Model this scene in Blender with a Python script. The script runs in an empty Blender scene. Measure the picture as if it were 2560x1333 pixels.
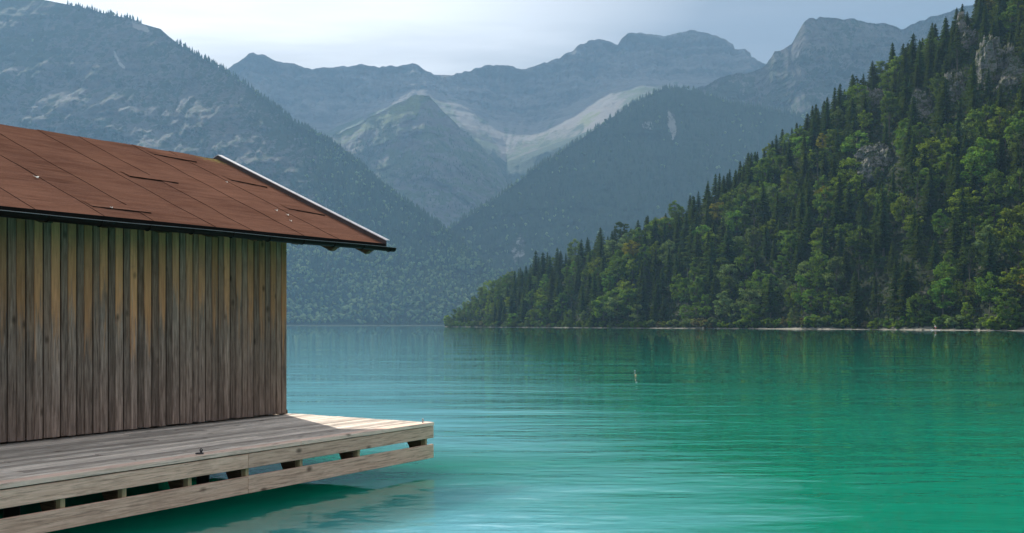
import bpy, bmesh, math, random
import numpy as np
from mathutils import Vector, Matrix

random.seed(7)
RNG = np.random.default_rng(11)
R = math.radians

# ------------------------------------------------------------------ camera model
F, CX, HY, H = 2480.0, 1280.0, 812.0, 1.9       # focal length in photo pixels, horizon row, eye height (m)
scene = bpy.context.scene
COL = scene.collection


def at(px, py, Y):
    """point of the place that is Y metres ahead of the camera on the line through a photo pixel"""
    return Vector(((px - CX) / F * Y, Y, H + (HY - py) / F * Y))


cam_d = bpy.data.cameras.new("camera")
cam = bpy.data.objects.new("camera", cam_d)
COL.objects.link(cam)
cam.location = (0, 0, H)
cam.rotation_euler = (R(90), 0, 0)
cam_d.sensor_width = 36
cam_d.lens = 36 * F / 2560
cam_d.shift_y = (HY - 666.5) / 2560
cam_d.clip_start = 0.1
cam_d.clip_end = 40000
scene.camera = cam

# ------------------------------------------------------------------ tagging helpers


def tag(o, label=None, cat=None, group=None, kind=None):
    if label: o["label"] = label
    if cat: o["category"] = cat
    if group: o["group"] = group
    if kind: o["kind"] = kind
    return o


def empty(name, loc, rz=0.0, scale=1.0):
    o = bpy.data.objects.new(name, None)
    COL.objects.link(o)
    o.location = loc
    o.rotation_euler = (0, 0, rz)
    o.scale = (scale,) * 3
    o.empty_display_size = 0.2
    return o


def link(name, me, mat=None, parent=None):
    o = bpy.data.objects.new(name, me)
    COL.objects.link(o)
    if mat is not None:
        for m in (mat if isinstance(mat, (list, tuple)) else [mat]):
            me.materials.append(m)
    if parent is not None: o.parent = parent
    return o


def np_mesh(name, V, faces, attrs=None, smooth=False, matidx=None):
    """V (N,3); faces a list of index arrays, each (M,k); attrs {name: (N,4)} as point colours"""
    me = bpy.data.meshes.new(name)
    V = np.asarray(V, dtype=np.float32)
    me.vertices.add(len(V)); me.vertices.foreach_set("co", V.ravel())
    fs = [np.asarray(f, dtype=np.int32) for f in faces if len(f)]
    loops = np.concatenate([f.ravel() for f in fs])
    tot = np.concatenate([np.full(len(f), f.shape[1], dtype=np.int32) for f in fs])
    start = np.concatenate([[0], np.cumsum(tot)[:-1]]).astype(np.int32)
    me.loops.add(len(loops)); me.loops.foreach_set("vertex_index", loops)
    me.polygons.add(len(tot)); me.polygons.foreach_set("loop_start", start)
    try: me.polygons.foreach_set("loop_total", tot)
    except Exception: pass
    if smooth: me.polygons.foreach_set("use_smooth", np.ones(len(tot), dtype=bool))
    if matidx is not None: me.polygons.foreach_set("material_index", np.asarray(matidx, dtype=np.int32))
    for k, a in (attrs or {}).items():
        at_ = me.attributes.new(k, 'FLOAT_COLOR', 'POINT')
        at_.data.foreach_set("color", np.asarray(a, dtype=np.float32).ravel())
    me.update(calc_edges=True)
    return me


# ------------------------------------------------------------------ numpy noise
_perm = np.random.default_rng(3).random((64, 64, 64)).astype(np.float32)


def vnoise(P):
    P = np.asarray(P, dtype=np.float64)
    i = np.floor(P).astype(int); f = P - i
    f = f * f * f * (f * (f * 6 - 15) + 10)
    x0, y0, z0 = (i[..., k] % 64 for k in range(3))
    x1, y1, z1 = ((i[..., k] + 1) % 64 for k in range(3))
    fx, fy, fz = f[..., 0], f[..., 1], f[..., 2]
    def l(a, b, t): return a + (b - a) * t
    c = l(l(l(_perm[x0, y0, z0], _perm[x1, y0, z0], fx), l(_perm[x0, y1, z0], _perm[x1, y1, z0], fx), fy),
          l(l(_perm[x0, y0, z1], _perm[x1, y0, z1], fx), l(_perm[x0, y1, z1], _perm[x1, y1, z1], fx), fy), fz)
    return c * 2 - 1


def fbm(P, octv=5, gain=.5, ridged=False):
    s = 0; a = 1.0; n = 0; q = np.asarray(P, dtype=np.float64)
    for k in range(octv):
        v = vnoise(q + 17.3 * k)
        if ridged: v = 1 - 2 * np.abs(v)
        s = s + a * v; n += a; a *= gain; q = q * 2.03
    return s / n


def sstep(x, a, b):
    t = np.clip((x - a) / (b - a), 0, 1)
    return t * t * (3 - 2 * t)


# ------------------------------------------------------------------ materials
class NT:
    def __init__(self, tree):
        self.t = tree; self.n = tree.nodes; self.l = tree.links

    def add(self, kind, ins=None, **props):
        nd = self.n.new(kind)
        for k, v in props.items(): setattr(nd, k, v)
        for k, v in (ins or {}).items():
            self.put(nd.inputs[k], v)
        return nd

    def put(self, sock, v):
        if isinstance(v, bpy.types.NodeSocket): self.l.new(v, sock)
        elif isinstance(v, bpy.types.Node): self.l.new(v.outputs[0], sock)
        elif isinstance(v, (tuple, list)) and sock.type == 'RGBA' and len(v) == 3: sock.default_value = (*v, 1)
        else: sock.default_value = v

    def math(self, op, a, b=0.0, clamp=False):
        nd = self.add('ShaderNodeMath', {0: a, 1: b}, operation=op, use_clamp=clamp)
        return nd.outputs[0]

    def mix(self, f, a, b, blend='MIX'):
        nd = self.add('ShaderNodeMix', data_type='RGBA', blend_type=blend)
        self.put(nd.inputs['Factor'], f); self.put(nd.inputs['A'], a); self.put(nd.inputs['B'], b)
        return nd.outputs['Result']

    def noise(self, vec, scale, detail=3, rough=.55, dist=0.0):
        return self.add('ShaderNodeTexNoise', {'Vector': vec, 'Scale': scale, 'Detail': detail, 'Roughness': rough, 'Distortion': dist})

    def ramp(self, f, stops, interp='LINEAR'):
        nd = self.add('ShaderNodeValToRGB', {0: f}); cr = nd.color_ramp; cr.interpolation = interp
        while len(cr.elements) < len(stops): cr.elements.new(.5)
        for e, (p, c) in zip(cr.elements, stops):
            e.position = p; e.color = (c, c, c, 1) if isinstance(c, (int, float)) else (*c, 1)
        return nd.outputs[0]

    def scale(self, vec, s, off=(0, 0, 0)):
        return self.add('ShaderNodeMapping', {'Vector': vec, 'Scale': s, 'Location': off}).outputs[0]

    def range(self, v, a, b, c=0.0, d=1.0):
        return self.add('ShaderNodeMapRange', {0: v, 1: a, 2: b, 3: c, 4: d}).outputs[0]


def material(name):
    m = bpy.data.materials.new(name); m.use_nodes = True
    t = NT(m.node_tree); t.n.clear()
    out = t.add('ShaderNodeOutputMaterial')
    return m, t, out


def principled(t, out, color, rough=.8, bump=None, bdist=.01, bstr=1.0, **kw):
    ins = {'Base Color': color, 'Roughness': rough}
    ins.update(kw)
    p = t.add('ShaderNodeBsdfPrincipled', ins)
    if bump is not None:
        b = t.add('ShaderNodeBump', {'Height': bump, 'Distance': bdist, 'Strength': bstr})
        t.l.new(b.outputs[0], p.inputs['Normal'])
    t.l.new(p.outputs[0], out.inputs[0])
    return p


def simple(name, col, rough=.7, metal=0.0, spec=.3):
    m, t, o = material(name)
    nz = t.noise(t.add('ShaderNodeTexCoord').outputs['Object'], 9, 4)
    c = t.mix(t.range(nz.outputs[0], .3, .7), tuple(x * .8 for x in col), tuple(min(1, x * 1.15) for x in col))
    principled(t, o, c, rough, Metallic=metal, **{'Specular IOR Level': spec})
    return m


def wood(name, base, dark, light, axis, upper=None, knots=True, spread=.35, rough=.85):
    """weathered softwood; the grain runs along AXIS of the object; point colour 'board' = (random, cover?, random, 0)"""
    m, t, o = material(name)
    oc = t.add('ShaderNodeTexCoord').outputs['Object']
    bd = t.add('ShaderNodeAttribute', attribute_name='board')
    sp = t.add('ShaderNodeSeparateColor', {0: bd.outputs['Color']})
    r1, r2, r3 = sp.outputs[0], sp.outputs[1], sp.outputs[2]
    off = t.add('ShaderNodeCombineXYZ', {0: t.math('MULTIPLY', r1, 37.0), 1: t.math('MULTIPLY', r3, 53.0), 2: t.math('MULTIPLY', r1, 91.0)})
    vec = t.add('ShaderNodeVectorMath', {0: oc, 1: off.outputs[0]}, operation='ADD').outputs[0]
    s = [9.0, 9.0, 9.0]; s[axis] = .55
    g = t.noise(t.scale(vec, tuple(s)), 5.0, 6, .62, .35)
    s2 = [1.0, 1.0, 1.0]; s2[axis] = .35
    g2 = t.noise(t.scale(vec, tuple(s2)), 3.0, 5, .6)
    f = t.ramp(g.outputs[0], [(.28, 0.0), (.72, 1.0)])
    c = t.mix(f, dark, light)
    c = t.mix(t.range(g2.outputs[0], .32, .68), c, t.mix(.3, c, base))
    s3 = [16.0, 16.0, 16.0]; s3[axis] = .8
    g3 = t.noise(t.scale(vec, tuple(s3)), 4.0, 5, .7, .2)
    c = t.mix(t.range(g3.outputs[0], .50, .66, 0, .8), c, tuple(x * .35 for x in base))
    if upper is not None:
        z = t.add('ShaderNodeSeparateXYZ', {0: oc}).outputs[2]
        jag = t.noise(t.scale(vec, (14, 14, .9)), 1.6, 5, .7)
        zz = t.math('ADD', z, t.math('MULTIPLY', t.math('SUBTRACT', jag.outputs[0], .5), 2.5))
        zz = t.math('ADD', zz, t.math('MULTIPLY', t.math('SUBTRACT', r1, .5), .5))
        up = t.range(zz, 1.75, 2.3)
        up = t.math('MULTIPLY', up, t.math('ADD', .12, t.math('MULTIPLY', r2, .85)))
        tan = t.mix(f, tuple(x * .62 for x in upper), upper)
        c = t.mix(up, c, tan)
    if knots:
        k = [3.4, 3.4, 3.4]; k[axis] = 2.0
        vo = t.add('ShaderNodeTexVoronoi', {'Vector': t.scale(vec, tuple(k)), 'Scale': 1.25, 'Randomness': 1.0})
        kn = t.range(vo.outputs['Distance'], .05, .16, 1.0, 0.0)
        c = t.mix(t.math('MULTIPLY', kn, .75), c, (.035, .022, .014))
    blot = t.noise(vec, 2.2, 6, .7)
    c = t.mix(t.range(blot.outputs[0], .52, .72, 0, .45), c, tuple(x * .55 for x in base))
    val = t.range(r3, 0, 1, 1 - spread, 1 + spread)
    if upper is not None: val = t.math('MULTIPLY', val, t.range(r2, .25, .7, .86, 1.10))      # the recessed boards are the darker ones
    hsv = t.add('ShaderNodeHueSaturation', {'Color': c, 'Value': val})
    principled(t, o, hsv.outputs[0], rough, g.outputs[0], .004, .7, **{'Specular IOR Level': .08})
    return m


M = {}
M['wall'] = wood('weathered_cladding', (.235, .158, .122), (.050, .033, .027), (.36, .262, .212), 2, upper=(.52, .245, .115), spread=.25)
M['deck'] = wood('deck_boards', (.64, .54, .46), (.25, .20, .16), (.84, .73, .64), 0, spread=.38)
M['edge'] = wood('new_deck_board', (.86, .60, .48), (.66, .43, .33), (.92, .70, .58), 0, spread=.10)
M['fascia'] = wood('fascia_boards', (.72, .45, .335), (.50, .30, .215), (.84, .56, .43), 0, spread=.10)
M['beam'] = wood('brown_timber', (.12, .075, .045), (.06, .036, .022), (.17, .11, .07), 1, spread=.2)
M['batten'] = wood('pale_batten', (.42, .33, .19), (.3, .22, .12), (.5, .4, .25), 2, spread=.1, knots=False)
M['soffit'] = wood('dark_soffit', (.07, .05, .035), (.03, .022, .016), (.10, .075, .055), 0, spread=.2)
M['pile'] = simple('wet_black_pile', (.02, .018, .015), .5)
M['gutter'] = simple('dark_painted_gutter', (.008, .0065, .0055), .6, .0, .06)
M['trim'] = simple('grey_metal_trim', (.50, .48, .50), .45, .75, .5)
M['lip'] = simple('gutter_edge_highlight', (.20, .20, .21), .5, .5, .4)  # highlight along the gutter lip, put in as a lighter grey
M['verge'] = simple('shade_toned_flashing', (.085, .066, .066), .6, 0, .15)  # shade on the upright verge face, put into its dark colour
M['steel'] = simple('galvanised_steel', (.35, .36, .38), .35, .9, .5)
M['iron'] = simple('dark_iron', (.05, .05, .055), .45, .7, .5)


def felt():
    m, t, o = material('brown_roofing_felt')
    oc = t.add('ShaderNodeTexCoord').outputs['Object']
    bd = t.add('ShaderNodeAttribute', attribute_name='board')
    sp = t.add('ShaderNodeSeparateColor', {0: bd.outputs['Color']})
    fine = t.noise(oc, 55, 4, .75)
    wr = t.noise(t.scale(oc, (.9, 7, 7)), 1.5, 5, .65, .8)
    big = t.noise(oc, 1.1, 4, .6)
    c = t.mix(t.range(fine.outputs[0], .3, .7), (.088, .046, .034), (.175, .088, .064))
    c = t.mix(t.range(wr.outputs[0], .40, .66, 0, .75), c, (.075, .034, .023))
    c = t.mix(t.range(big.outputs[0], .35, .65, 0, .35), c, (.20, .10, .068))
    mo = t.noise(oc, 17, 5, .75)
    mz = t.range(sp.outputs[1], .25, 1.0)
    ms = t.range(t.math('ADD', mo.outputs[0], t.math('MULTIPLY', mz, .42)), .70, .84)
    c = t.mix(ms, c, (.17, .135, .055))
    c = t.mix(sp.outputs[2], c, (.012, .008, .006))
    c = t.add('ShaderNodeHueSaturation', {'Color': c, 'Value': t.range(sp.outputs[0], 0, 1, .88, 1.1)}).outputs[0]
    h = t.math('ADD', t.math('MULTIPLY', wr.outputs[0], 1.0), t.math('MULTIPLY', fine.outputs[0], .22))
    principled(t, o, c, 1.0, h, .022, .9, **{'Specular IOR Level': 0.0})
    return m


M['felt'] = felt()


def water():
    m, t, o = material('turquoise_lake_water')
    geo = t.add('ShaderNodeNewGeometry')
    pos = geo.outputs['Position']
    big = t.noise(t.scale(pos, (.022, .03, 1)), 1.0, 4, .55)
    mid = t.noise(t.scale(pos, (.16, .22, 1)), 1.0, 4, .6)
    c = t.mix(t.range(big.outputs[0], .35, .65), (.0003, .165, .098), (.0003, .190, .128))
    c = t.mix(t.range(mid.outputs[0], .45, .72, 0, .30), c, (.001, .235, .110))
    c = t.mix(t.range(t.add('ShaderNodeSeparateXYZ', {0: pos}).outputs[1], 22, 140), c, (.0003, .098, .066))      # darker green farther out
    # sky reflection painted as pale turquoise, ending at the green water to the right
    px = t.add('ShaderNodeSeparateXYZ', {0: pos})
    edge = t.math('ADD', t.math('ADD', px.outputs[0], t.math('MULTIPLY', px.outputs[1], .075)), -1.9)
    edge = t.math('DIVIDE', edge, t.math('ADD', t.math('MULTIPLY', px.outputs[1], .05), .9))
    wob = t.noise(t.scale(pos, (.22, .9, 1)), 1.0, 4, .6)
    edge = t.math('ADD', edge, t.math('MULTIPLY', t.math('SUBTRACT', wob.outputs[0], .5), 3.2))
    sky_sheen = t.range(edge, -1.6, 1.5, 1.0, 0.0)
    sky_sheen = t.math('MULTIPLY', sky_sheen, t.range(px.outputs[1], 150, 1500, 1.0, .35))
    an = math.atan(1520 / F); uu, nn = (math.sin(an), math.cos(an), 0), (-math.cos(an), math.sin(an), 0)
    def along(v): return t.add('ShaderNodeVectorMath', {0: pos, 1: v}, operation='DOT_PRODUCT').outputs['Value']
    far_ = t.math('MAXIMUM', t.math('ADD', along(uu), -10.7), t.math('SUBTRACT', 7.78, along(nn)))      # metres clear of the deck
    sky_sheen = t.math('MULTIPLY', sky_sheen, t.range(far_, .1, 2.4))
    c = t.mix(sky_sheen, c, t.mix(t.range(mid.outputs[0], .3, .7), (.095, .320, .370), (.130, .370, .430)))
    # breeze patches: rippled and nearly calm stretches of the surface
    patch = t.range(t.noise(t.scale(pos, (.030, .055, 1)), 1.0, 3, .5).outputs[0], .38, .62, .35, 1.0)
    w1 = t.noise(t.scale(pos, (.22, .78, 1)), 1.0, 2, .45, .3)
    w2 = t.noise(t.scale(pos, (1.15, 2.9, 1), (3, 8, 0)), 1.0, 2, .45, .3)
    w4 = t.noise(t.scale(pos, (3.2, 6.5, 1), (1, 5, 0)), 1.0, 2, .5, .2)
    w3 = t.noise(t.scale(pos, (.05, .2, 1), (9, 1, 0)), 1.0, 2, .5)
    h = t.math('ADD', t.math('MULTIPLY', w1.outputs[0], .070), t.math('MULTIPLY', t.math('ADD', t.math('MULTIPLY', w2.outputs[0], .030), t.math('MULTIPLY', w4.outputs[0], .0075)), t.range(px.outputs[1], 20, 110, 1.0, .3)))
    breeze = t.math('MULTIPLY', t.range(edge, -2.2, 1.0, 1.0, 0.0), t.range(px.outputs[0], -1.7, .2))
    h = t.math('MULTIPLY', h, t.math('MULTIPLY', patch, t.math('ADD', t.range(px.outputs[1], 14, 150, .80, .20), t.math('MULTIPLY', breeze, t.range(px.outputs[1], 20, 200, .85, .4)))))
    h = t.math('MULTIPLY', h, t.range(far_, .0, 3.5, .40, 1.0))      # sheltered by the deck
    h = t.math('ADD', h, t.math('MULTIPLY', w3.outputs[0], .13))
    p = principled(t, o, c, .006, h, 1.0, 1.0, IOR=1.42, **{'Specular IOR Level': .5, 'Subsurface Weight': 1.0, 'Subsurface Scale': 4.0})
    p.subsurface_method = 'BURLEY'
    p.inputs['Subsurface Radius'].default_value = (1.0, 1.0, 1.0)
    return m


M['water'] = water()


def terrain_mat(name, rock, rockd, scrub, forest, scree, meadow, scale, strata=.02, flat=1.0):
    """point colour 'cover' = (meadow, scree, forest, scrub)"""
    m, t, o = material(name)
    pos = t.add('ShaderNodeNewGeometry').outputs['Position']
    at_ = t.add('ShaderNodeAttribute', attribute_name='cover')
    sp = t.add('ShaderNodeSeparateColor', {0: at_.outputs['Color']})
    n1 = t.noise(t.scale(pos, (1, 1, 2.2) if flat == 1.0 else (1.5, .55, .75)), .011 * scale if flat == 1.0 else .016, 9, .72, .5)
    n2 = t.noise(t.scale(pos, (.25 + flat * .0, .25, 1) if flat == 1.0 else (1, .4, .35)), strata * scale, 6, .7, .8)
    n3 = t.noise(pos, .045 * scale, 6, .7)
    f = t.math('ADD', t.math('MULTIPLY', n1.outputs[0], .6), t.math('MULTIPLY', n2.outputs[0], .4))
    c = t.mix(t.range(f, .40, .60), rockd, rock)
    g = t.math('ADD', at_.outputs['Alpha'], t.math('MULTIPLY', t.math('SUBTRACT', n1.outputs[0], .5), 2.4))
    g = t.math('ADD', g, t.math('MULTIPLY', t.math('SUBTRACT', n3.outputs[0], .5), 1.6))
    c = t.mix(t.range(g, .42, .60), c, t.mix(n3.outputs[0], tuple(x * .6 for x in scrub), tuple(x * 1.35 for x in scrub)))
    def cover(val, col, c, k=1.2):
        v = t.math('ADD', val, t.math('MULTIPLY', t.math('SUBTRACT', n3.outputs[0], .5), k))
        return t.mix(t.range(v, .40, .62), c, col)
    c = cover(sp.outputs[1], scree, c, 1.5)
    c = cover(sp.outputs[0], meadow, c, 1.3)
    c = cover(sp.outputs[2], forest, c, .7)
    principled(t, o, c, .95, t.math('ADD', f, t.math('MULTIPLY', n3.outputs[0], .4)), 26 / scale, .8, **{'Specular IOR Level': .1})
    return m


ROCK, ROCKD = (.20, .18, .17), (.075, .072, .07)
M['mountain'] = terrain_mat('limestone_mountain', (.135, .118, .112), (.052, .049, .048), (.030, .040, .020), (.022, .036, .016), (.24, .22, .205), (.11, .14, .04), 1.0, flat=0.0)
M['range'] = terrain_mat('bare_limestone_range', (.16, .143, .140), (.062, .058, .061), (.055, .075, .035), (.022, .038, .02), (.150, .136, .130), (.11, .13, .042), .55, .03)
M['hill'] = terrain_mat('forest_floor', (.26, .25, .22), (.10, .095, .08), (.03, .042, .014), (.018, .024, .010), (.25, .232, .195), (.10, .14, .035), 6.0)


def leaf(name, a, b, trans=.42):
    m, t, o = material(name)
    oi = t.add('ShaderNodeObjectInfo')
    ti = t.add('ShaderNodeAttribute', attribute_name='tint')
    tr = t.add('ShaderNodeSeparateColor', {0: ti.outputs['Color']})
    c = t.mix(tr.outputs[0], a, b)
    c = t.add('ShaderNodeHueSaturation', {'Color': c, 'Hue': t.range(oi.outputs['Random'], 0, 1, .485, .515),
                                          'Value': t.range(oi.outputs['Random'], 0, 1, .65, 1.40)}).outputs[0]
    d = t.add('ShaderNodeBsdfDiffuse', {'Color': c})
    tl = t.add('ShaderNodeBsdfTranslucent', {'Color': t.mix(.5, c, (.19, .27, .025), 'MIX')})
    mx = t.add('ShaderNodeMixShader', {0: trans, 1: d.outputs[0], 2: tl.outputs[0]})
    t.l.new(mx.outputs[0], o.inputs[0])
    return m


LEAF = {
    'dark green': leaf('dark_spruce_needles', (0.0042, 0.0096, 0.0036), (0.0336, 0.0625, 0.0144), .15),
    'bluish green': leaf('bluish_spruce_needles', (0.0042, 0.0102, 0.0060), (0.0299, 0.0625, 0.0235), .15),
    'olive green': leaf('olive_needles', (0.0072, 0.0114, 0.0036), (0.0522, 0.0729, 0.0151), .15),
    'mid green': leaf('mid_green_leaves', (0.0084, 0.0180, 0.0048), (0.0870, 0.1557, 0.0269)),
    'bright green': leaf('bright_green_leaves', (0.0120, 0.0270, 0.0060), (0.1182, 0.2362, 0.0337)),
    'yellow-green': leaf('yellow_green_leaves', (0.0210, 0.0312, 0.0042), (0.2052, 0.2709, 0.0248)),
    'grey-green': leaf('grey_green_leaves', (0.0150, 0.0228, 0.0120), (0.1554, 0.2153, 0.0955)),
    'orange-tinged': leaf('turning_leaves', (0.0480, 0.0330, 0.0072), (0.2860, 0.2084, 0.0248)),
    'reddish brown': leaf('reddish_shrub_leaves', (0.0360, 0.0210, 0.0132), (0.1741, 0.1180, 0.0618)),
}
M['bark'] = simple('tree_bark', (.085, .068, .052), .95)
M['rockface'] = terrain_mat('outcrop_rock', (.27, .25, .235), (.075, .07, .066), (.05, .06, .02), (.02, .03, .01), (.5, .48, .44), (.1, .14, .03), 16.0)


def forest_mat():
    m, t, o = material('distant_forest')
    ti = t.add('ShaderNodeAttribute', attribute_name='tint')
    tr = t.add('ShaderNodeSeparateColor', {0: ti.outputs['Color']})
    c = t.ramp(tr.outputs[0], [(0, (.010, .022, .010)), (.55, (.030, .050, .018)), (.8, (.085, .130, .046)), (1, (.145, .190, .075))])
    principled(t, o, c, .95, **{'Specular IOR Level': .05})
    return m


M['forest'] = forest_mat()

# ------------------------------------------------------------------ small mesh builder


class MB:
    """collects boxes and tubes of ONE part; .build links them as one mesh"""
    def __init__(self): self.bm = bmesh.new(); self.lay = self.bm.verts.layers.float_color.new('board')

    def _col(self, vs, c):
        c = c or (random.random(), 0, random.random(), 0)
        for v in vs: v[self.lay] = c

    def hexa(self, P, c=None, bev=0.0):
        vs = [self.bm.verts.new(p) for p in P]
        self._col(vs, c)
        fs = [self.bm.faces.new([vs[i] for i in f]) for f in ((3, 2, 1, 0), (4, 5, 6, 7), (0, 1, 5, 4), (1, 2, 6, 5), (2, 3, 7, 6), (3, 0, 4, 7))]
        if bev:
            es = list({e for f in fs for e in f.edges})
            bmesh.ops.bevel(self.bm, geom=es, offset=bev, segments=1, affect='EDGES')
        return self

    def box(self, x0, x1, y0, y1, z0, z1, c=None, bev=0.0):
        return self.hexa([(x0, y0, z0), (x1, y0, z0), (x1, y1, z0), (x0, y1, z0), (x0, y0, z1), (x1, y0, z1), (x1, y1, z1), (x0, y1, z1)], c, bev)

    def tube(self, pts, rad, n=10, c=None, cap=True):
        pts = [Vector(p) for p in pts]; rings = []
        rad = rad if isinstance(rad, (list, tuple)) else [rad] * len(pts)
        for i, p in enumerate(pts):
            d = (pts[min(i + 1, len(pts) - 1)] - pts[max(i - 1, 0)]).normalized()
            a = d.cross(Vector((0, 0, 1)) if abs(d.z) < .9 else Vector((1, 0, 0))).normalized(); b = d.cross(a)
            ring = [self.bm.verts.new(p + rad[i] * (math.cos(k * 2 * math.pi / n) * a + math.sin(k * 2 * math.pi / n) * b)) for k in range(n)]
            self._col(ring, c); rings.append(ring)
        for r0, r1 in zip(rings, rings[1:]):
            for k in range(n): self.bm.faces.new((r0[k], r0[(k + 1) % n], r1[(k + 1) % n], r1[k]))
        if cap: self.bm.faces.new(rings[0][::-1]); self.bm.faces.new(rings[-1])
        return self

    def torus(self, cen, R0, r, nrm=(0, 0, 1), n=20, k=8):
        q = Vector((0, 0, 1)).rotation_difference(Vector(nrm)); pts = []
        for i in range(n):
            a = 2 * math.pi * i / n; ring = []
            for j in range(k):
                b = 2 * math.pi * j / k
                ring.append(self.bm.verts.new(Vector(cen) + q @ Vector(((R0 + r * math.cos(b)) * math.cos(a), (R0 + r * math.cos(b)) * math.sin(a), r * math.sin(b)))))
            pts.append(ring)
        for i in range(n):
            for j in range(k):
                self.bm.faces.new((pts[i][j], pts[(i + 1) % n][j], pts[(i + 1) % n][(j + 1) % k], pts[i][(j + 1) % k]))
        return self

    def build(self, name, mat, parent=None, smooth=False):
        bmesh.ops.recalc_face_normals(self.bm, faces=self.bm.faces[:])
        me = bpy.data.meshes.new(name); self.bm.to_mesh(me); self.bm.free()
        if smooth:
            for p in me.polygons: p.use_smooth = True
        return link(name, me, mat, parent)


# ------------------------------------------------------------------ boathouse frame: local x along the wall (away), local y towards the back
TH = math.atan(1520 / F)
U = Vector((math.sin(TH), math.cos(TH), 0)); N = Vector((-math.cos(TH), math.sin(TH), 0))
ROTZ = math.atan2(U.y, U.x)
ZD = .317 * H                                     # deck height above the lake
W0 = at(713, 1037, F * (H - ZD) / (1037 - HY))    # wall corner on the deck
W0.z = 0.0


def ray_local(px, py, plane, val):
    """where the line through a photo pixel meets a plane of the boathouse frame: 'x', 'y' or 'z' = val"""
    d = Vector(((px - CX) / F, 1.0, (HY - py) / F)); o = Vector((0, 0, H)) - W0
    ol = Vector((o.dot(U), o.dot(N), o.z)); dl = Vector((d.dot(U), d.dot(N), d.z))
    k = 'xyz'.index(plane); s = (val - ol[k]) / dl[k]
    return ol + dl * s


OV = .80                                           # eave overhang
EA = ray_local(963, 611, 'y', -OV)                 # eave, right end
XR = EA.x
RA = ray_local(545, 398, 'x', XR)                  # ridge, right end
YR = RA.y
EL = ray_local(0, 517, 'y', -OV); RL = ray_local(0, 311, 'y', YR)
XL = -10.5


def eave_z(x): return EA.z + (x - XR) * (EL.z - EA.z) / (EL.x - XR)
def ridge_z(x): return RA.z + (x - XR) * (RL.z - RA.z) / (RL.x - XR)
def roof_z(x, y):                                  # the top of the roof, both slopes
    s = (y + OV) / (YR + OV)
    if s > 1: s = 2 - s
    return eave_z(x) + (ridge_z(x) - eave_z(x)) * s



def roof_hit(px, py):
    """point of the front roof slope that shows at a photo pixel"""
    lo_, hi_ = -OV, YR
    for _ in range(40):
        md = (lo_ + hi_) / 2; pt = ray_local(px, py, 'y', md)
        if pt.z > roof_z(pt.x, md): lo_ = md
        else: hi_ = md
    return pt.x, md, roof_z(pt.x, md)


house = empty('boathouse', W0, ROTZ)
tag(house, 'weathered wooden boathouse with brown felt roof standing on the lakeside deck', 'boathouse')
WB = ZD + .035                                      # bottom of the cladding


def wall_boards(fn, length, x_of, seed, top):
    """vertical board-on-board cladding; fn(s, depth, z) gives a local point s metres along the wall"""
    rnd = random.Random(seed); b = MB(); s = 0.0; k = 0
    while s < length:
        w = .186 + rnd.uniform(-.005, .006); e = min(length, s + w)
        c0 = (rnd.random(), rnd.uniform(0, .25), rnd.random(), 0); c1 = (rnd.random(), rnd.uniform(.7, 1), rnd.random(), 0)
        m = min(e, s + .100 + rnd.uniform(-.005, .005))
        z0, z1 = WB - rnd.uniform(0, .012), WB - rnd.uniform(0, .012)
        for (a, bb, d0, d1, c, z) in ((s, e, .0, .018, c0, z0), (s, m, .018, .029, c1, z1)):
            b.hexa([fn(a, d0, z), fn(bb, d0, z), fn(bb, d1, z), fn(a, d1, z), fn(a, d0, top(a)), fn(bb, d0, top(bb)), fn(bb, d1, top(bb)), fn(a, d1, top(a))], c, .003)
        s = e + .024; k += 1
    b.hexa([fn(0, -.012, WB + .01), fn(length, -.012, WB + .01), fn(length, -.004, WB + .01), fn(0, -.004, WB + .01), fn(0, -.012, top(0) - .02), fn(length, -.012, top(length) - .02), fn(length, -.004, top(length) - .02), fn(0, -.004, top(0) - .02)], (.3, 0, 0, 0))
    return b


YB = 2 * YR                                         # the back wall
wall_boards(lambda s, d, z: (-s, -d, z), -XL - .3, None, 5, lambda s: roof_z(-s, 0) - .10).build('front_wall', M['wall'], house)
wall_boards(lambda s, d, z: (-s, YB + d, z), -XL - .3, None, 6, lambda s: roof_z(-s, YB) - .10).build('back_wall', M['wall'], house)
for nm, xx, sg in (('gable_wall', -.004, 1), ('gable_wall', XL + .3, -1)):
    wall_boards(lambda s, d, z: (xx + (sg * (d - .046)), .02 + s, z), YB - .03, None, 9, lambda s: roof_z(xx, .02 + s) - .10).build(nm, M['wall'], house)
sb = MB(); sb.box(-.02, .115, .06, .16, ZD + .004, ZD + .062, None, .004); sb.build('sill_beam', M['beam'], house)

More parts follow.
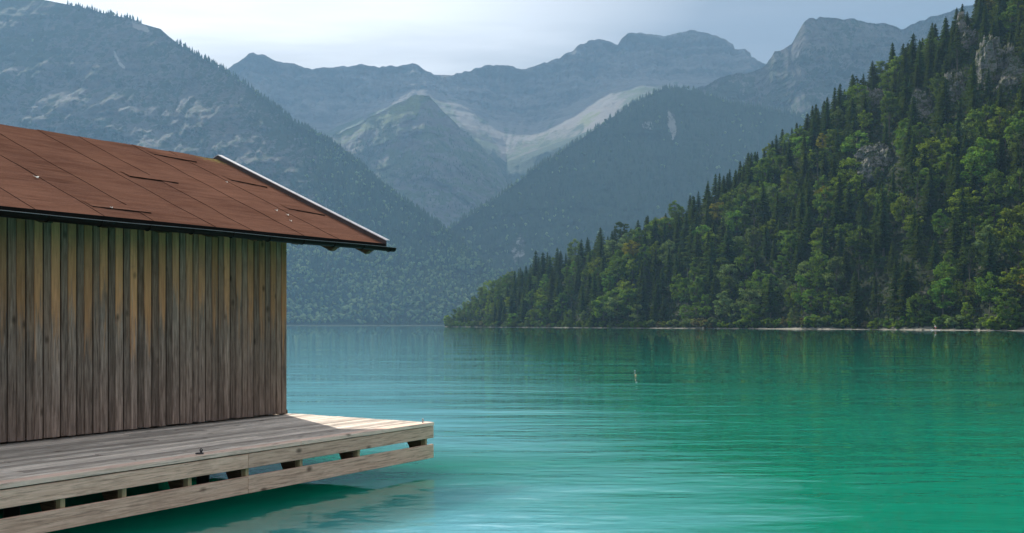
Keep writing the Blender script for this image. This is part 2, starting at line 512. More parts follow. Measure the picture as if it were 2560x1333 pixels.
# roof: felt lengths running from ridge to eave, each lapping over the one to its left
def seam_x(px): return ray_local(px, 517 + px * (611 - 517) / 963, 'y', -OV).x
SEAMS = [seam_x(p) for p in (92, 268, 388, 540, 636, 762, 850)]
gap = SEAMS[1] - SEAMS[0]
xs = [SEAMS[0] - .62 * k for k in range(14, 0, -1)] + SEAMS
xs = [XL] + [x for x in xs if x > XL + .2] + [XR]
rf = bmesh.new(); lay = rf.verts.layers.float_color.new('board')
NY = 40
rnd = random.Random(2)
for side in (0, 1):
    for i in range(len(xs) - 1):
        a, b_ = xs[i], xs[i + 1]; c = rnd.random(); rows = []
        NX = 8
        for j in range(NY + 1):
            s = j / NY; y = -OV + (YR + OV) * s
            if side: y = 2 * YR - y
            row = []
            for k in range(NX + 1):
                x = a + (b_ - a) * k / NX
                wob = .010 * math.sin(s * 9 + i * 2.1) + .006 * math.sin(s * 23 + i)
                if 0 < k < NX or True: x2 = x + (wob if 0 < i or k > 0 else 0) * (1 if k < NX else 0)
                x2 = min(x2, XR) if i == len(xs) - 2 else x2
                lift = .007 * (1 - k / NX) ** 2 + .004 * float(vnoise(np.array([x * 2.1, y * 3.7, 1.0])))
                z = roof_z(x2, y) + lift + (.012 * float(vnoise(np.array([x * 1.7, 7.0, side]))) if s > .97 else 0)
                v = rf.verts.new((x2, y, z))
                mo = max(0, 1 - math.hypot((XR - x2) / 1.25, (YR - y) / .8)) if not side else 0
                mo = max(mo, max(0, .55 - (XR - x2) * 4.5) if not side else 0)
                v[lay] = (c, mo, 0, 0); row.append(v)
            rows.append(row)
        for j in range(NY):
            for k in range(NX):
                q = (rows[j][k], rows[j][k + 1], rows[j + 1][k + 1], rows[j + 1][k])
                rf.faces.new(q if not side else q[::-1])
        # the lapped edge, a dark step on the left of each length
        if i:
            lo = []
            for j in range(NY + 1):
                v = rows[j][0]; t_ = rf.verts.new((v.co.x, v.co.y, v.co.z)); t_[lay] = (0, 0, .30, 0)
                l_ = rf.verts.new((v.co.x - .004, v.co.y, v.co.z - .008)); l_[lay] = (0, 0, .30, 0); lo.append((t_, l_))
            for j in range(NY): rf.faces.new((lo[j][0], lo[j + 1][0], lo[j + 1][1], lo[j][1]))
# cross joints where a felt length was pieced, the upper piece standing a little proud
for (p0, q0, p1, q1) in ((325, 443, 446, 460), (232, 519, 378, 535), (386, 388, 492, 407), (578, 452, 668, 470), (722, 524, 812, 540)):
    pa = None
    L = []
    for k in range(9):
        f_ = k / 8; px, py = p0 + (p1 - p0) * f_, q0 + (q1 - q0) * f_
        hx, hy, hz_ = roof_hit(px, py)
        L.append((hx, hy + .006 * math.sin(k * 2.3), hz_))
    for (x0, y0, z0), (x1, y1, z1) in zip(L, L[1:]):
        sl = (ridge_z(x0) - eave_z(x0)) / (YR + OV)
        vs = [rf.verts.new(p) for p in ((x0, y0, z0 + .002), (x1, y1, z1 + .002), (x1, y1, z1 + .017), (x0, y0, z0 + .017))]
        for v in vs: v[lay] = (0, 0, .95, 0)
        rf.faces.new(vs)
        vs = [rf.verts.new(p) for p in ((x0, y0, z0 + .018), (x1, y1, z1 + .018), (x1, y1 + .22, z1 + .22 * sl + .010), (x0, y0 + .22, z0 + .22 * sl + .010))]
        for v in vs: v[lay] = (.6, 0, 0, 0)
        rf.faces.new(vs)
bmesh.ops.recalc_face_normals(rf, faces=[])
me = bpy.data.meshes.new('roof'); rf.to_mesh(me); rf.free()
roof = link('roof', me, M['felt'], house)
for p in me.polygons: p.use_smooth = False
# boards under the felt
b = MB()
for side in (0, 1):
    y0, y1 = (-OV, YR) if not side else (2 * YR + OV, YR)
    for k in range(24):
        x0, x1 = XL + (XR - .01 - XL) * k / 24, XL + (XR - .01 - XL) * (k + 1) / 24; P = []
        for dz in (-.085, -.03):
            P += [(x0, y0, roof_z(x0, y0) + dz), (x1, y0, roof_z(x1, y0) + dz), (x1, y1, roof_z(x1, YR) + dz), (x0, y1, roof_z(x0, YR) + dz)]
        b.hexa(P)
b.build('roof_boarding', M['soffit'], roof)
# metal verge trim up the gable edge
for side in (0, 1):
    ya, yb = (-OV - .02, YR) if not side else (2 * YR + OV + .02, YR)
    b = MB(); b2 = MB(); n = 6
    for k in range(n):
        y0, y1 = ya + (yb - ya) * k / n, ya + (yb - ya) * (k + 1) / n - (.003 if yb > ya else -.003)
        zz0, zz1 = roof_z(XR, y0), roof_z(XR, y1)
        b.hexa([(XR - .006, y0, zz0 - .05), (XR + .006, y0, zz0 - .05), (XR + .006, y1, zz1 - .05), (XR - .006, y1, zz1 - .05),
                (XR - .006, y0, zz0 + .062), (XR + .006, y0, zz0 + .062), (XR + .006, y1, zz1 + .062), (XR - .006, y1, zz1 + .062)])
        b2.hexa([(XR - .014, y0, zz0 + .063), (XR + .085, y0, zz0 + .066), (XR + .085, y1, zz1 + .066), (XR - .014, y1, zz1 + .063),
                 (XR - .014, y0, zz0 + .076), (XR + .085, y0, zz0 + .079), (XR + .085, y1, zz1 + .079), (XR - .014, y1, zz1 + .076)])
    vt = b.build('verge_flashing', M['verge'], house)
    b2.build('cap_strip', M['trim'], vt)
# drip flashing along the eave, then the gutter with its brackets
b = MB()
for k in range(24):
    x0, x1 = XL + (XR - XL) * k / 24, XL + (XR - XL) * (k + 1) / 24
    b.hexa([(x0, -OV - .012, eave_z(x0) - .085), (x1, -OV - .012, eave_z(x1) - .085), (x1, -OV - .002, eave_z(x1) - .085), (x0, -OV - .002, eave_z(x0) - .085),
            (x0, -OV - .016, eave_z(x0) + .008), (x1, -OV - .016, eave_z(x1) + .008), (x1, -OV - .002, eave_z(x1) + .008), (x0, -OV - .002, eave_z(x0) + .008)])
b.build('drip_flashing', M['gutter'], roof)
gb = bmesh.new(); GR = .058; XG = XR + .10; rings = []
NXG = 60; prof = [(GR * math.cos(a), GR * math.sin(a)) for a in [math.pi + math.pi * k / 12 for k in range(13)]]
prof = prof + [(x * .93, y * .93) for x, y in prof[::-1]]
for i in range(NXG + 1):
    x = XL + (XG - XL) * i / NXG; zc = eave_z(min(x, XR)) - .055 + .004 * math.sin(x * 2.2)
    rings.append([gb.verts.new((x, -OV - .078 - px_, zc + pz)) for px_, pz in prof])
m_ = len(prof)
for r0, r1 in zip(rings, rings[1:]):
    for k in range(m_): gb.faces.new((r0[k], r0[(k + 1) % m_], r1[(k + 1) % m_], r1[k]))
gb.faces.new(rings[0][:13]); gb.faces.new(rings[-1][:13][::-1])
bmesh.ops.recalc_face_normals(gb, faces=gb.faces[:])
me = bpy.data.meshes.new('gutter'); gb.to_mesh(me); gb.free()
gutter = link('gutter', me, M['gutter'], house)
lip = MB(); lip.tube([(XL + (XG - XL) * i / 40, -OV - .078 - GR, eave_z(min(XL + (XG - XL) * i / 40, XR)) - .053 + .004 * math.sin(2.2 * (XL + (XG - XL) * i / 40))) for i in range(41)], .0035, 6)
lip.build('gutter_lip', M['lip'], gutter, True)
x = XG - .12
while x > XL + .3:
    b = MB(); zc = eave_z(min(x, XR)) - .055 + .004 * math.sin(x * 2.2)
    pts = [(x, -OV - .078 - 1.07 * GR * math.cos(a), zc + 1.07 * GR * math.sin(a)) for a in [math.pi + math.pi * k / 10 for k in range(11)]]
    b.tube(pts, .007, 6); b.build('gutter_bracket', M['gutter'], gutter, True)
    x -= .62
# rafters: tails show under the eave beyond the wall
rx = [ray_local(p, 622, 'y', -OV + .1).x for p in (742, 834, 921)]
step = rx[1] - rx[0]
rx += [rx[0] - step * k for k in range(1, int((rx[0] - XL) / step))]
for x in rx:
    b = MB()
    def rz(y): return roof_z(x, y) - .078
    dp = .135 if x > -.1 else .085
    for (ya, yb, sg) in ((-OV + .03, YR, 1), (2 * YR + OV - .03, YR, -1)):
        b.hexa([(x - .04, ya, rz(ya) - .05), (x + .04, ya, rz(ya) - .05), (x + .04, yb, rz(yb) - .13), (x - .04, yb, rz(yb) - .13),
                (x - .04, ya, rz(ya)), (x + .04, ya, rz(ya)), (x + .04, yb, rz(yb)), (x - .04, yb, rz(yb))])
        yc = ya + sg * .10
        b.hexa([(x - .042, yc, rz(yc) - dp), (x + .042, yc, rz(yc) - dp), (x + .042, yc + sg * .35, rz(yc + sg * .35) - .13), (x - .042, yc + sg * .35, rz(yc + sg * .35) - .13),
                (x - .042, ya + sg * .003, rz(ya) - .04), (x + .042, ya + sg * .003, rz(ya) - .04), (x + .042, yc + sg * .35, rz(yc + sg * .35) - .003), (x - .042, yc + sg * .35, rz(yc + sg * .35) - .003)])
    b.build('rafter', M['beam'], house)

# ------------------------------------------------------------------ deck
deck = empty('lakeside_deck', W0, ROTZ)
tag(deck, 'grey plank deck over the water with two pale edge boards, carrying the boathouse', 'deck')
FC = ray_local(1085, 1056, 'z', ZD)
YF, XD, XDL = FC.y, FC.x, -12.5
rnd = random.Random(4)
y = YF + .150
b = MB(); b2 = MB()
x = XDL
while x < XD:                                        # the front plank, newer and paler
    e = min(XD, x + rnd.choice((3.0, 3.6, 4.2)))
    if XD - e < .8: e = XD
    b2.box(x + .002, e, YF - .004, YF + .146, ZD - .044, ZD + .003, (rnd.random(), 0, rnd.random(), 0), .005); x = e + .002
b2.build('edge_plank', M['edge'], deck)
b2 = MB()
while y < YB + .6:
    w = .138; x = XDL
    if y + w > -.06 and y < YB + .05: xr_ = XD
    n = 0
    while x < XD:
        e = min(XD - rnd.uniform(0, .012), x + rnd.uniform(2.2, 4.4))
        if XD - e < .7: e = XD - rnd.uniform(0, .012)
        c = (rnd.random(), 0, rnd.random(), 0)
        dz = rnd.uniform(-.004, .002)
        b.box(x + .002, e, y, y + w - .012, ZD - .04 + dz, ZD + dz, c, .003)
        x = e + .003
        if XD - x < .05: break
    y += w + .002
b.build('deck_planks', M['deck'], deck)
for (z0, z1, px_, nm) in ((.394, .549, 1.0, 'upper_edge_board'), (.132, .312, 1.0, 'lower_edge_board')):
    cuts = [XDL, ray_local(-420, 900, 'y', YF).x, ray_local(622, 900, 'y', YF).x, XD + .004]
    for x0, x1 in zip(cuts, cuts[1:]):
        bb = MB(); bb.box(x0 + .0015, x1 - .0015, YF + .006, YF + .046, z0 + rnd.uniform(-.003, .003), z1 + rnd.uniform(-.003, .003), None, .004)
        bb.build(nm, M['fascia'], deck)
# side boards at the right end
bb = MB(); bb.box(XD - .04, XD - .004, YF + .05, YF + 2.0, .40, .545, None, .004); bb.build('upper_side_board', M['fascia'], deck)
bx = [ray_local(p, 900, 'y', YF + .05).x for p in (157, 311, 618, 753, 897, 1065)]
sp_ = (bx[-1] - bx[2]) / 3
bx += [bx[0] - sp_ * k for k in range(1, 6)] + [bx[1] + (bx[2] - bx[1]) / 2]
for x in bx:
    b = MB(); b.box(x - .022, x + .022, YF + .048, YF + .118, .14, ZD - .048, None, .003)
    bt = b.build('batten', M['batten'], deck)
    b = MB()
    b.hexa([(x - .030, YF + .12, .15), (x + .020, YF + .12, .15), (x + .020, YF + .24, .15), (x - .030, YF + .24, .15),
            (x - .030, YF + .12, ZD - .05), (x + .020, YF + .12, ZD - .05), (x + .020, YF + .46, ZD - .05), (x - .030, YF + .46, ZD - .05)])
    b.build('bracket', M['beam'], deck)
    b = MB(); b.box(x + .024, x + .094, YF + .05, YB + .4, ZD - .20, ZD - .052)
    b.build('joist', M['soffit'], deck)
for yy in (-1.1, -.2, YR, YB - .2):
    b = MB(); b.box(XDL, XD - .9 if yy < -.5 else XD - .15, yy - .06, yy + .06, ZD - .36, ZD - .205)
    b.build('bearer', M['soffit'], deck)
px_ = ray_local(507, 1205, 'y', -1.1).x
for yy in (-1.1, -.2, YR, YB - .2):
    for k in range(-3, 2):
        xx = px_ + k * 2.35
        if xx < XD - (2.0 if yy < -.5 else .2):
            b = MB(); b.tube([(xx, yy, -2.5), (xx, yy, ZD - .362)], .075, 14); b.build('pile', M['pile'], deck, True)


def local_to_world(p):
    return W0 + U * p[0] + N * p[1] + Vector((0, 0, p[2]))


p = ray_local(499, 1136, 'z', ZD + .005)
t_ = empty('mooring_ring', local_to_world(p), ROTZ)
tag(t_, 'dark iron mooring ring lying on the pale front plank of the deck', 'mooring ring')
b = MB(); b.torus((0, 0, .010), .036, .006); b.build('ring', M['iron'], t_, True)
b = MB(); b.tube([(.045, .03, 0), (.045, .03, .035)], .011, 8); b.torus((.042, .025, .036), .013, .005, (1, .4, 0)); b.build('eye_bolt', M['iron'], t_, True)
p = ray_local(1057, 1057, 'z', ZD + .003)
t_ = empty('eye_bolt', local_to_world(p), ROTZ)
tag(t_, 'small upright steel eye bolt near the outer corner of the sunlit deck', 'eye bolt')
b = MB(); b.tube([(0, 0, 0), (0, 0, .02)], .010, 8); b.build('shank', M['steel'], t_, True)
b = MB(); b.torus((0, 0, .036), .017, .006, (1, -.5, 0)); b.build('eye', M['steel'], t_, True)

# pale leaves and feathers lying on the roof
M['petal'] = simple('bleached_leaf', (.72, .68, .62), .8)
SPECKS = [((91, 446), .055, 'pale fallen leaf on the roof, nearest the left edge of the photo'), ((279, 523), .028, 'pale speck of leaf lying just above the gutter on the roof'),
          ((567, 458), .030, 'pale fallen leaf high on the roof below the mossy ridge end'), ((691, 529), .040, 'upper one of three pale leaves in a row low on the roof'),
          ((719, 540), .042, 'middle one of three pale leaves in a row low on the roof'), ((727, 555), .036, 'lowest one of three pale leaves in a row low on the roof')]
for (sx, sy), r_, lab in SPECKS:
    hx, hy, hz_ = roof_hit(sx, sy)
    c = Vector((hx, hy, hz_ + .018))
    bm = bmesh.new(); sl = (RA.z - EA.z) / (YR + OV)
    vs = []
    for k in range(10):
        a = 2 * math.pi * k / 10; rr = r_ * (1 + .25 * math.sin(3 * a)) * .36
        vs.append(bm.verts.new((rr * 1.7 * math.cos(a), rr * math.sin(a), rr * math.sin(a) * sl + .006 * math.cos(2 * a))))
    f = bm.faces.new(vs); g = bmesh.ops.extrude_face_region(bm, geom=[f])
    for v in g['geom']:
        if isinstance(v, bmesh.types.BMVert): v.co.z += .004
    bmesh.ops.recalc_face_normals(bm, faces=bm.faces[:])
    me = bpy.data.meshes.new('fallen_leaf'); bm.to_mesh(me); bm.free()
    o = link('fallen_leaf', me, M['petal']); o.location = local_to_world(c); o.rotation_euler = (0, 0, ROTZ)
    tag(o, lab, 'leaf', 'pale leaves fallen on the roof')

# ------------------------------------------------------------------ terrain lofted through control curves
def curve(pts):
    xs_ = np.array([p[0] for p in pts], float); ys_ = np.array([p[1] for p in pts], float)
    return lambda p: np.interp(p, xs_, ys_)


def const(v): return lambda p: np.full_like(np.asarray(p, float), v)


def loft(p0, p1, nc, curves, rows):
    """curves: list of (depth(p), row(p)); rows: how many rows between each pair. -> grid (nr,nc,3), pixel columns, s"""
    P = np.linspace(p0, p1, nc)
    lines = []
    for D, Yp in curves:
        d = D(P); lines.append(np.stack([(P - CX) / F * d, d, H + (HY - Yp(P)) / F * d], -1))
    G, S = [], []
    for j, n in enumerate(rows):
        last = j == len(rows) - 1
        for k in range(n + (1 if last else 0)):
            f = k / n; G.append(lines[j] * (1 - f) + lines[j + 1] * f); S.append(j + f)
    return np.array(G), P, np.array(S)


def grid_faces(nr, nc):
    i = np.arange(nr * nc).reshape(nr, nc)
    return np.stack([i[:-1, :-1], i[:-1, 1:], i[1:, 1:], i[1:, :-1]], -1).reshape(-1, 4)


def screen(G):
    """photo pixel of terrain points"""
    return CX + F * G[..., 0] / G[..., 1], HY - F * (G[..., 2] - H) / G[..., 1]


def poly_mask(X, Y, poly, soft):
    """1 inside the polygon, falling off softly outside"""
    poly = np.array(poly, float); inside = np.zeros(X.shape, bool); dist = np.full(X.shape, 1e9)
    n = len(poly)
    for i in range(n):
        x0, y0 = poly[i]; x1, y1 = poly[(i + 1) % n]
        c = ((y0 > Y) != (y1 > Y)) & (X < (x1 - x0) * (Y - y0) / (y1 - y0 + 1e-9) + x0)
        inside ^= c
        L2 = (x1 - x0) ** 2 + (y1 - y0) ** 2
        t = np.clip(((X - x0) * (x1 - x0) + (Y - y0) * (y1 - y0)) / L2, 0, 1)
        dist = np.minimum(dist, np.hypot(X - x0 - t * (x1 - x0), Y - y0 - t * (y1 - y0)))
    return np.where(inside, 1.0, np.clip(1 - dist / soft, 0, 1))


def terrain_obj(name, G, cover, mat, smooth=True):
    nr, nc = G.shape[:2]
    me = np_mesh(name, G.reshape(-1, 3), [grid_faces(nr, nc)], {'cover': cover.reshape(-1, 4)}, smooth)
    o = link(name, me, mat); tag(o, kind='structure'); return o


# --- the far left mountain
SK_L = curve([(-2800, 60), (-2200, 0), (-1500, -90), (-900, -60), (-400, -40), (0, -28), (90, -10), (150, 2), (200, 12), (250, 26), (330, 42), (350, 52), (400, 66), (420, 86), (450, 108), (500, 138), (560, 172), (590, 190), (620, 212), (660, 245), (700, 272),
              (730, 300), (800, 338), (850, 372), (900, 410), (950, 458), (1000, 496), (1060, 536), (1100, 566), (1150, 606), (1200, 648), (1240, 690), (1290, 745), (1340, 800), (1400, 822)])
DL = const(2050)
def RLm(p):
    e = np.clip((HY - SK_L(p)) / F, .002, None); return 2050 * .82 / (.82 - np.minimum(e, .45)) + 60
G, P, S = loft(-2800, 1400, 900, [(DL, const(HY + 2.35)), (lambda p: 2050 + 0 * p + 40, const(HY + .6)),
                                 (RLm, lambda p: np.minimum(SK_L(p) + 6, HY + 20)), (lambda p: RLm(p) + 700, lambda p: HY - (HY - SK_L(p)) * .35)], [4, 250, 12])
PXg, PYg = screen(G)
tt = np.clip(S - 1, 0, 1)[:, None]
amp = np.sin(np.pi * np.clip(tt, 0, 1)) ** .6 * (S < 2)[:, None] + .12 * ((S >= 1.9) & (S <= 2.0))[:, None]
hgt = G[..., 2] / 900
q = G / 420.0
n1 = fbm(q, 6, .52, True); n2 = fbm(np.stack([G[..., 0] / 90, G[..., 1] / 260, G[..., 2] / 500], -1), 5, .55, True)
st = vnoise(np.stack([G[..., 0] / 260, G[..., 1] / 700, G[..., 2] / 60 + 2.5 * vnoise(G / 160)], -1))
n3 = fbm(np.stack([G[..., 0] / 42, G[..., 1] / 160, G[..., 2] / 75], -1), 5, .6, True)
G[..., 1] += amp * (90 * n1 + 46 * n2 + 14 * st + 30 * n3)
G[..., 2] += amp * (26 * n1 + 14 * n2)
G[..., 2] += ((S > 1.97) & (S <= 2.0))[:, None] * 0
PXg, PYg = screen(G)
cov = np.zeros(G.shape[:2] + (4,))
LF = np.clip(sstep(PYg, 300, 620) * .8 + sstep(PXg, 560, 1000) * .5 + .25 * fbm(G / 190, 4), 0, 1)    # how wooded
ridgewood = np.clip(1 - (PYg - SK_L(PXg)) / (26 + 90 * sstep(PXg, 560, 900)), 0, 1) * np.maximum(sstep(PXg, 540, 700), .8 * (((PXg > 165) & (PXg < 352)) | ((PXg > 440) & (PXg < 580))))
rocky = np.maximum(poly_mask(PXg, PYg, [(0, 240), (150, 220), (230, 140), (300, 50), (380, 60), (520, 200), (640, 330), (720, 400), (760, 520), (600, 520), (300, 400), (0, 330)], 90) * .8, 0)
cov[..., 3] = np.clip(.66 - .24 * rocky + .2 * LF, 0, 1)
cov[..., 2] = np.clip(LF * .75 + ridgewood * .6 - rocky * .55, 0, 1)
cov[..., 2] = np.maximum(cov[..., 2], .75 * ridgewood * (PYg - SK_L(PXg) < 16))
chute = np.maximum.reduce([poly_mask(PXg, PYg, [(820, 484), (838, 490), (842, 540), (812, 540)], 10), poly_mask(PXg, PYg, [(808, 620), (868, 640), (900, 700), (870, 790), (800, 740)], 26) * .62,
                           poly_mask(PXg, PYg, [(285, 130), (300, 160), (310, 170), (295, 150)], 7), poly_mask(PXg, PYg, [(330, 45), (360, 62), (370, 78), (335, 66)], 8)])
cov[..., 1] = chute
meadow = poly_mask(PXg, PYg, [(840, 520), (870, 560), (930, 640), (900, 640), (860, 590)], 14) * .62
cov[..., 0] = meadow
cov[..., 1][(S < 1)[:, None] & np.ones_like(PXg, bool)] = .9
terrain_obj('rocky_mountain', G, cov, M['mountain'])
GL, SL, LFm = G, S, cov[..., 2]

# --- the bare range that closes the valley
SK_R = curve([(430, 260), (520, 200), (560, 175), (578, 163), (600, 146), (618, 136), (632, 130), (648, 134), (665, 139), (690, 151), (720, 157), (745, 162), (780, 172), (812, 168), (850, 165), (880, 163), (905, 159),
              (930, 166), (960, 165), (1000, 163), (1030, 160), (1045, 163), (1060, 174), (1078, 181), (1085, 187), (1130, 188), (1140, 184), (1154, 184), (1162, 178), (1195, 170), (1210, 163), (1235, 163), (1246, 161),
              (1283, 162), (1290, 170), (1310, 172), (1345, 163), (1370, 153), (1400, 143), (1432, 126), (1440, 118), (1470, 101), (1500, 97), (1525, 100), (1546, 110), (1552, 98), (1570, 82), (1600, 81), (1625, 84),
              (1660, 90), (1690, 82), (1715, 77), (1735, 71), (1755, 80), (1768, 82), (1790, 88), (1815, 99), (1834, 108), (1836, 121), (1864, 122), (1878, 130), (1880, 143), (1910, 158), (1960, 170), (2100, 180), (2300, 190)])
FOOT = curve([(430, 340), (560, 312), (700, 320), (820, 318), (900, 285), (1000, 246), (1060, 230), (1150, 262), (1240, 305), (1330, 318), (1430, 285), (1530, 222), (1600, 205), (1750, 210), (1900, 200), (2300, 230)])
SCR = curve([(430, 420), (700, 420), (900, 390), (1060, 360), (1150, 350), (1230, 395), (1265, 428), (1330, 395), (1450, 350), (1600, 290), (2300, 280)])
G, P, S = loft(430, 2300, 620, [(const(3100), const(700)), (const(3650), SCR), (const(4330), FOOT), (const(4560), SK_R), (const(5000), lambda p: SK_R(p) + 160)], [40, 90, 130, 6])
n1 = fbm(G / 330.0, 6, .55, True)
n2 = fbm(np.stack([G[..., 0] / 95, G[..., 1] / 400, G[..., 2] / 420], -1), 5, .55, True)
st = vnoise(np.stack([G[..., 0] / 900, G[..., 1] / 900, (G[..., 2] + .06 * G[..., 0]) / 24 + 1.2 * vnoise(G / 260)], -1))
s_ = S[:, None]
aw = np.where(s_ < 2, .35 * sstep(s_, 0, .5), .35 + .65 * sstep(s_, 2.0, 2.3)) * (1 - .9 * sstep(s_, 2.85, 3.0))
n3 = fbm(np.stack([G[..., 0] / 40, G[..., 1] / 220, G[..., 2] / 130], -1), 5, .6, True)
G[..., 1] += aw * (80 * n1 + 66 * n2 + 22 * st + 34 * n3)
G[..., 2] += np.where(s_ < 2, .4, .0) * (26 * n1 + 10 * n2)
G[..., 2] += 9 * fbm(np.stack([G[..., 0] / 28, G[..., 1] * 0, G[..., 0] / 90], -1), 4) * sstep(s_, 2.8, 3.0)
PXg, PYg = screen(G)
cov = np.zeros(G.shape[:2] + (4,))
ang = np.arctan2(450 - PYg, PXg - 1262); rad_ = np.hypot(450 - PYg, PXg - 1262)
stre = fbm(np.stack([ang * 11, rad_ / 140, 0 * ang], -1), 4, .6)
PXr, PYr = PXg, PYg
PXg = PXg + 16 * fbm(np.stack([PXr / 45, PYr / 30, 0 * PXr + 3], -1), 4); PYg = PYg + 10 * fbm(np.stack([PXr / 45, PYr / 30, 0 * PXr + 9], -1), 4)
scree = np.maximum(poly_mask(PXg, PYg, [(1146, 292), (1165, 268), (1190, 300), (1250, 312), (1330, 312), (1420, 280), (1500, 235), (1550, 212), (1560, 240), (1530, 280), (1470, 325), (1400, 345), (1320, 345), (1280, 362), (1262, 372), (1225, 335)], 26),
                   poly_mask(PXg, PYg, [(1256, 365), (1272, 365), (1270, 400), (1258, 440), (1268, 470), (1252, 445), (1262, 400)], 6))
cov[..., 1] = np.clip(scree * (.60 + .75 * stre) + .04 * (s_ < 2), 0, 1)
cov[..., 0] = poly_mask(PXg, PYg, [(1410, 330), (1450, 292), (1500, 270), (1470, 310), (1350, 360), (1280, 375)], 16) * (.35 + .5 * stre)
cov[..., 3] = np.where(s_ < 1.9, .62, .12 + .05 * n1)
cov[..., 2] = np.where(s_ < 1.15, .62, 0) + poly_mask(PXg, PYg, [(1330, 350), (1420, 325), (1450, 310), (1455, 330), (1400, 365), (1330, 385)], 16) * (.45 + .6 * stre)
cov[..., 1] = np.maximum(cov[..., 1], poly_mask(PXg, PYg, [(1534, 196), (1542, 196), (1538, 206), (1533, 206)], 4))
terrain_obj('mountain_range', G, cov, M['range'])

# --- the grassy spur below the range
SK_S = curve([(430, 560), (600, 450), (700, 398), (780, 354), (850, 334), (905, 306), (960, 276), (1000, 256), (1030, 242), (1055, 236), (1072, 240), (1090, 258), (1110, 282), (1150, 318), (1200, 362), (1250, 418), (1285, 470), (1330, 540), (1400, 640)])
G, P, S = loft(430, 1400, 380, [(const(2750), const(790)), (lambda p: 3150 + 0 * p, lambda p: SK_S(p) + (790 - SK_S(p)) * .52), (const(3650), SK_S), (const(4100), lambda p: SK_S(p) + 120)], [50, 110, 8])
n1 = fbm(G / 210.0, 6, .55, True); n2 = fbm(np.stack([G[..., 0] / 60, G[..., 1] / 260, G[..., 2] / 300], -1), 5, .55, True)
a = np.sin(np.pi * np.clip(S / 2, 0, 1))[:, None] ** .6
G[..., 1] += a * (90 * n1 + 50 * n2); G[..., 2] += a * (30 * n1 + 18 * n2)
G[..., 2] += 8 * fbm(np.stack([G[..., 0] / 40, G[..., 1] * 0, G[..., 0] / 90], -1), 4) * sstep(S, 1.8, 2.0)[:, None]
PXg, PYg = screen(G)
PXg = PXg + 22 * fbm(np.stack([PXg / 40, PYg / 28, 0 * PXg + 5], -1), 4); PYg = PYg + 14 * fbm(np.stack([PXg / 40, PYg / 28, 0 * PXg + 8], -1), 4)
cov = np.zeros(G.shape[:2] + (4,))
mead = np.maximum.reduce([poly_mask(PXg, PYg, [(920, 300), (935, 262), (985, 232), (1030, 228), (1060, 235), (1050, 262), (1015, 290), (965, 308), (970, 285)], 8),
                          poly_mask(PXg, PYg, [(845, 345), (870, 325), (915, 308), (920, 316), (885, 342), (862, 362)], 8)])
cov[..., 0] = mead * .56
cov[..., 3] = .52
cov[..., 2] = np.clip(.24 + .5 * fbm(G / 120, 4) - mead, 0, 1)
cov[..., 1] = poly_mask(PXg, PYg, [(990, 235), (1035, 232), (1010, 262), (1030, 246), (990, 290), (1000, 262)], 5) * .3
terrain_obj('grassy_spur', G, cov, M['range'])
GS, SS, LFs = G, S, cov[..., 2]

# --- the rocky peak above the wooded hill
SK_P = curve([(1500, 330), (1700, 235), (1780, 206), (1810, 190), (1840, 184), (1870, 182), (1900, 172), (1918, 160), (1926, 148), (1936, 130), (1952, 128), (1965, 118), (1980, 108), (1988, 92), (2000, 72), (2012, 52), (2024, 43), (2040, 46),
              (2050, 43), (2080, 46), (2105, 49), (2130, 46), (2150, 53), (2180, 59), (2215, 58), (2240, 67), (2253, 74), (2270, 66), (2310, 48), (2400, 20), (2560, -20), (2900, -40)])
G, P, S = loft(1500, 2900, 460, [(const(2700), const(640)), (const(3120), lambda p: SK_P(p) + 190), (const(3380), SK_P), (const(3700), lambda p: SK_P(p) + 120)], [50, 150, 8])
n1 = fbm(G / 240.0, 6, .56, True); n2 = fbm(np.stack([G[..., 0] / 70, G[..., 1] / 300, G[..., 2] / 300], -1), 5, .56, True)
a = (np.sin(np.pi * np.clip(S / 2, 0, 1))[:, None] ** .5)
n3 = fbm(np.stack([G[..., 0] / 34, G[..., 1] / 180, G[..., 2] / 100], -1), 5, .6, True)
G[..., 1] += a * (95 * n1 + 62 * n2 + 30 * n3); G[..., 2] += a * (20 * n1 + 16 * n2)
G[..., 2] += 7 * fbm(np.stack([G[..., 0] / 22, G[..., 1] * 0, G[..., 0] / 70], -1), 4) * sstep(S, 1.85, 2.0)[:, None]
PXg, PYg = screen(G)
cov = np.zeros(G.shape[:2] + (4,))
cov[..., 3] = np.clip(.42 + .22 * sstep(PYg, 120, 300), 0, 1)
cov[..., 2] = np.clip(sstep(PYg, 190, 380) * .7 + .2 * fbm(G / 160, 4), 0, 1)
terrain_obj('rocky_peak', G, cov, M['mountain'])
GP, SP, LFp = G, S, cov[..., 2]

# --- the wooded hill in the middle
SK_M = curve([(1020, 640), (1100, 588), (1180, 536), (1250, 490), (1350, 414), (1450, 350), (1500, 315), (1550, 280), (1600, 250), (1650, 226), (1690, 218), (1750, 232), (1800, 252), (1850, 262), (1950, 282), (2100, 300), (2300, 330), (2700, 400)])
def RM(p):
    e = (HY - SK_M(p)) / F; return 2300 * 1.0 / (1.0 - np.clip(e, .01, .3)) + 20
G, P, S = loft(1020, 2700, 420, [(const(2300), const(HY + 1.5)), (RM, SK_M), (lambda p: RM(p) + 500, lambda p: SK_M(p) + 90)], [170, 8])
n1 = fbm(G / 300.0, 5, .5, True); n2 = fbm(np.stack([G[..., 0] / 110, G[..., 1] / 300, G[..., 2] / 400], -1), 5, .5, True)
a = np.sin(np.pi * np.clip(S, 0, 1))[:, None] ** .7
G[..., 1] += a * (90 * n1 + 50 * n2); G[..., 2] += a * (26 * n1 + 16 * n2)
PXg, PYg = screen(G)
cov = np.zeros(G.shape[:2] + (4,))
cov[..., 3] = .75
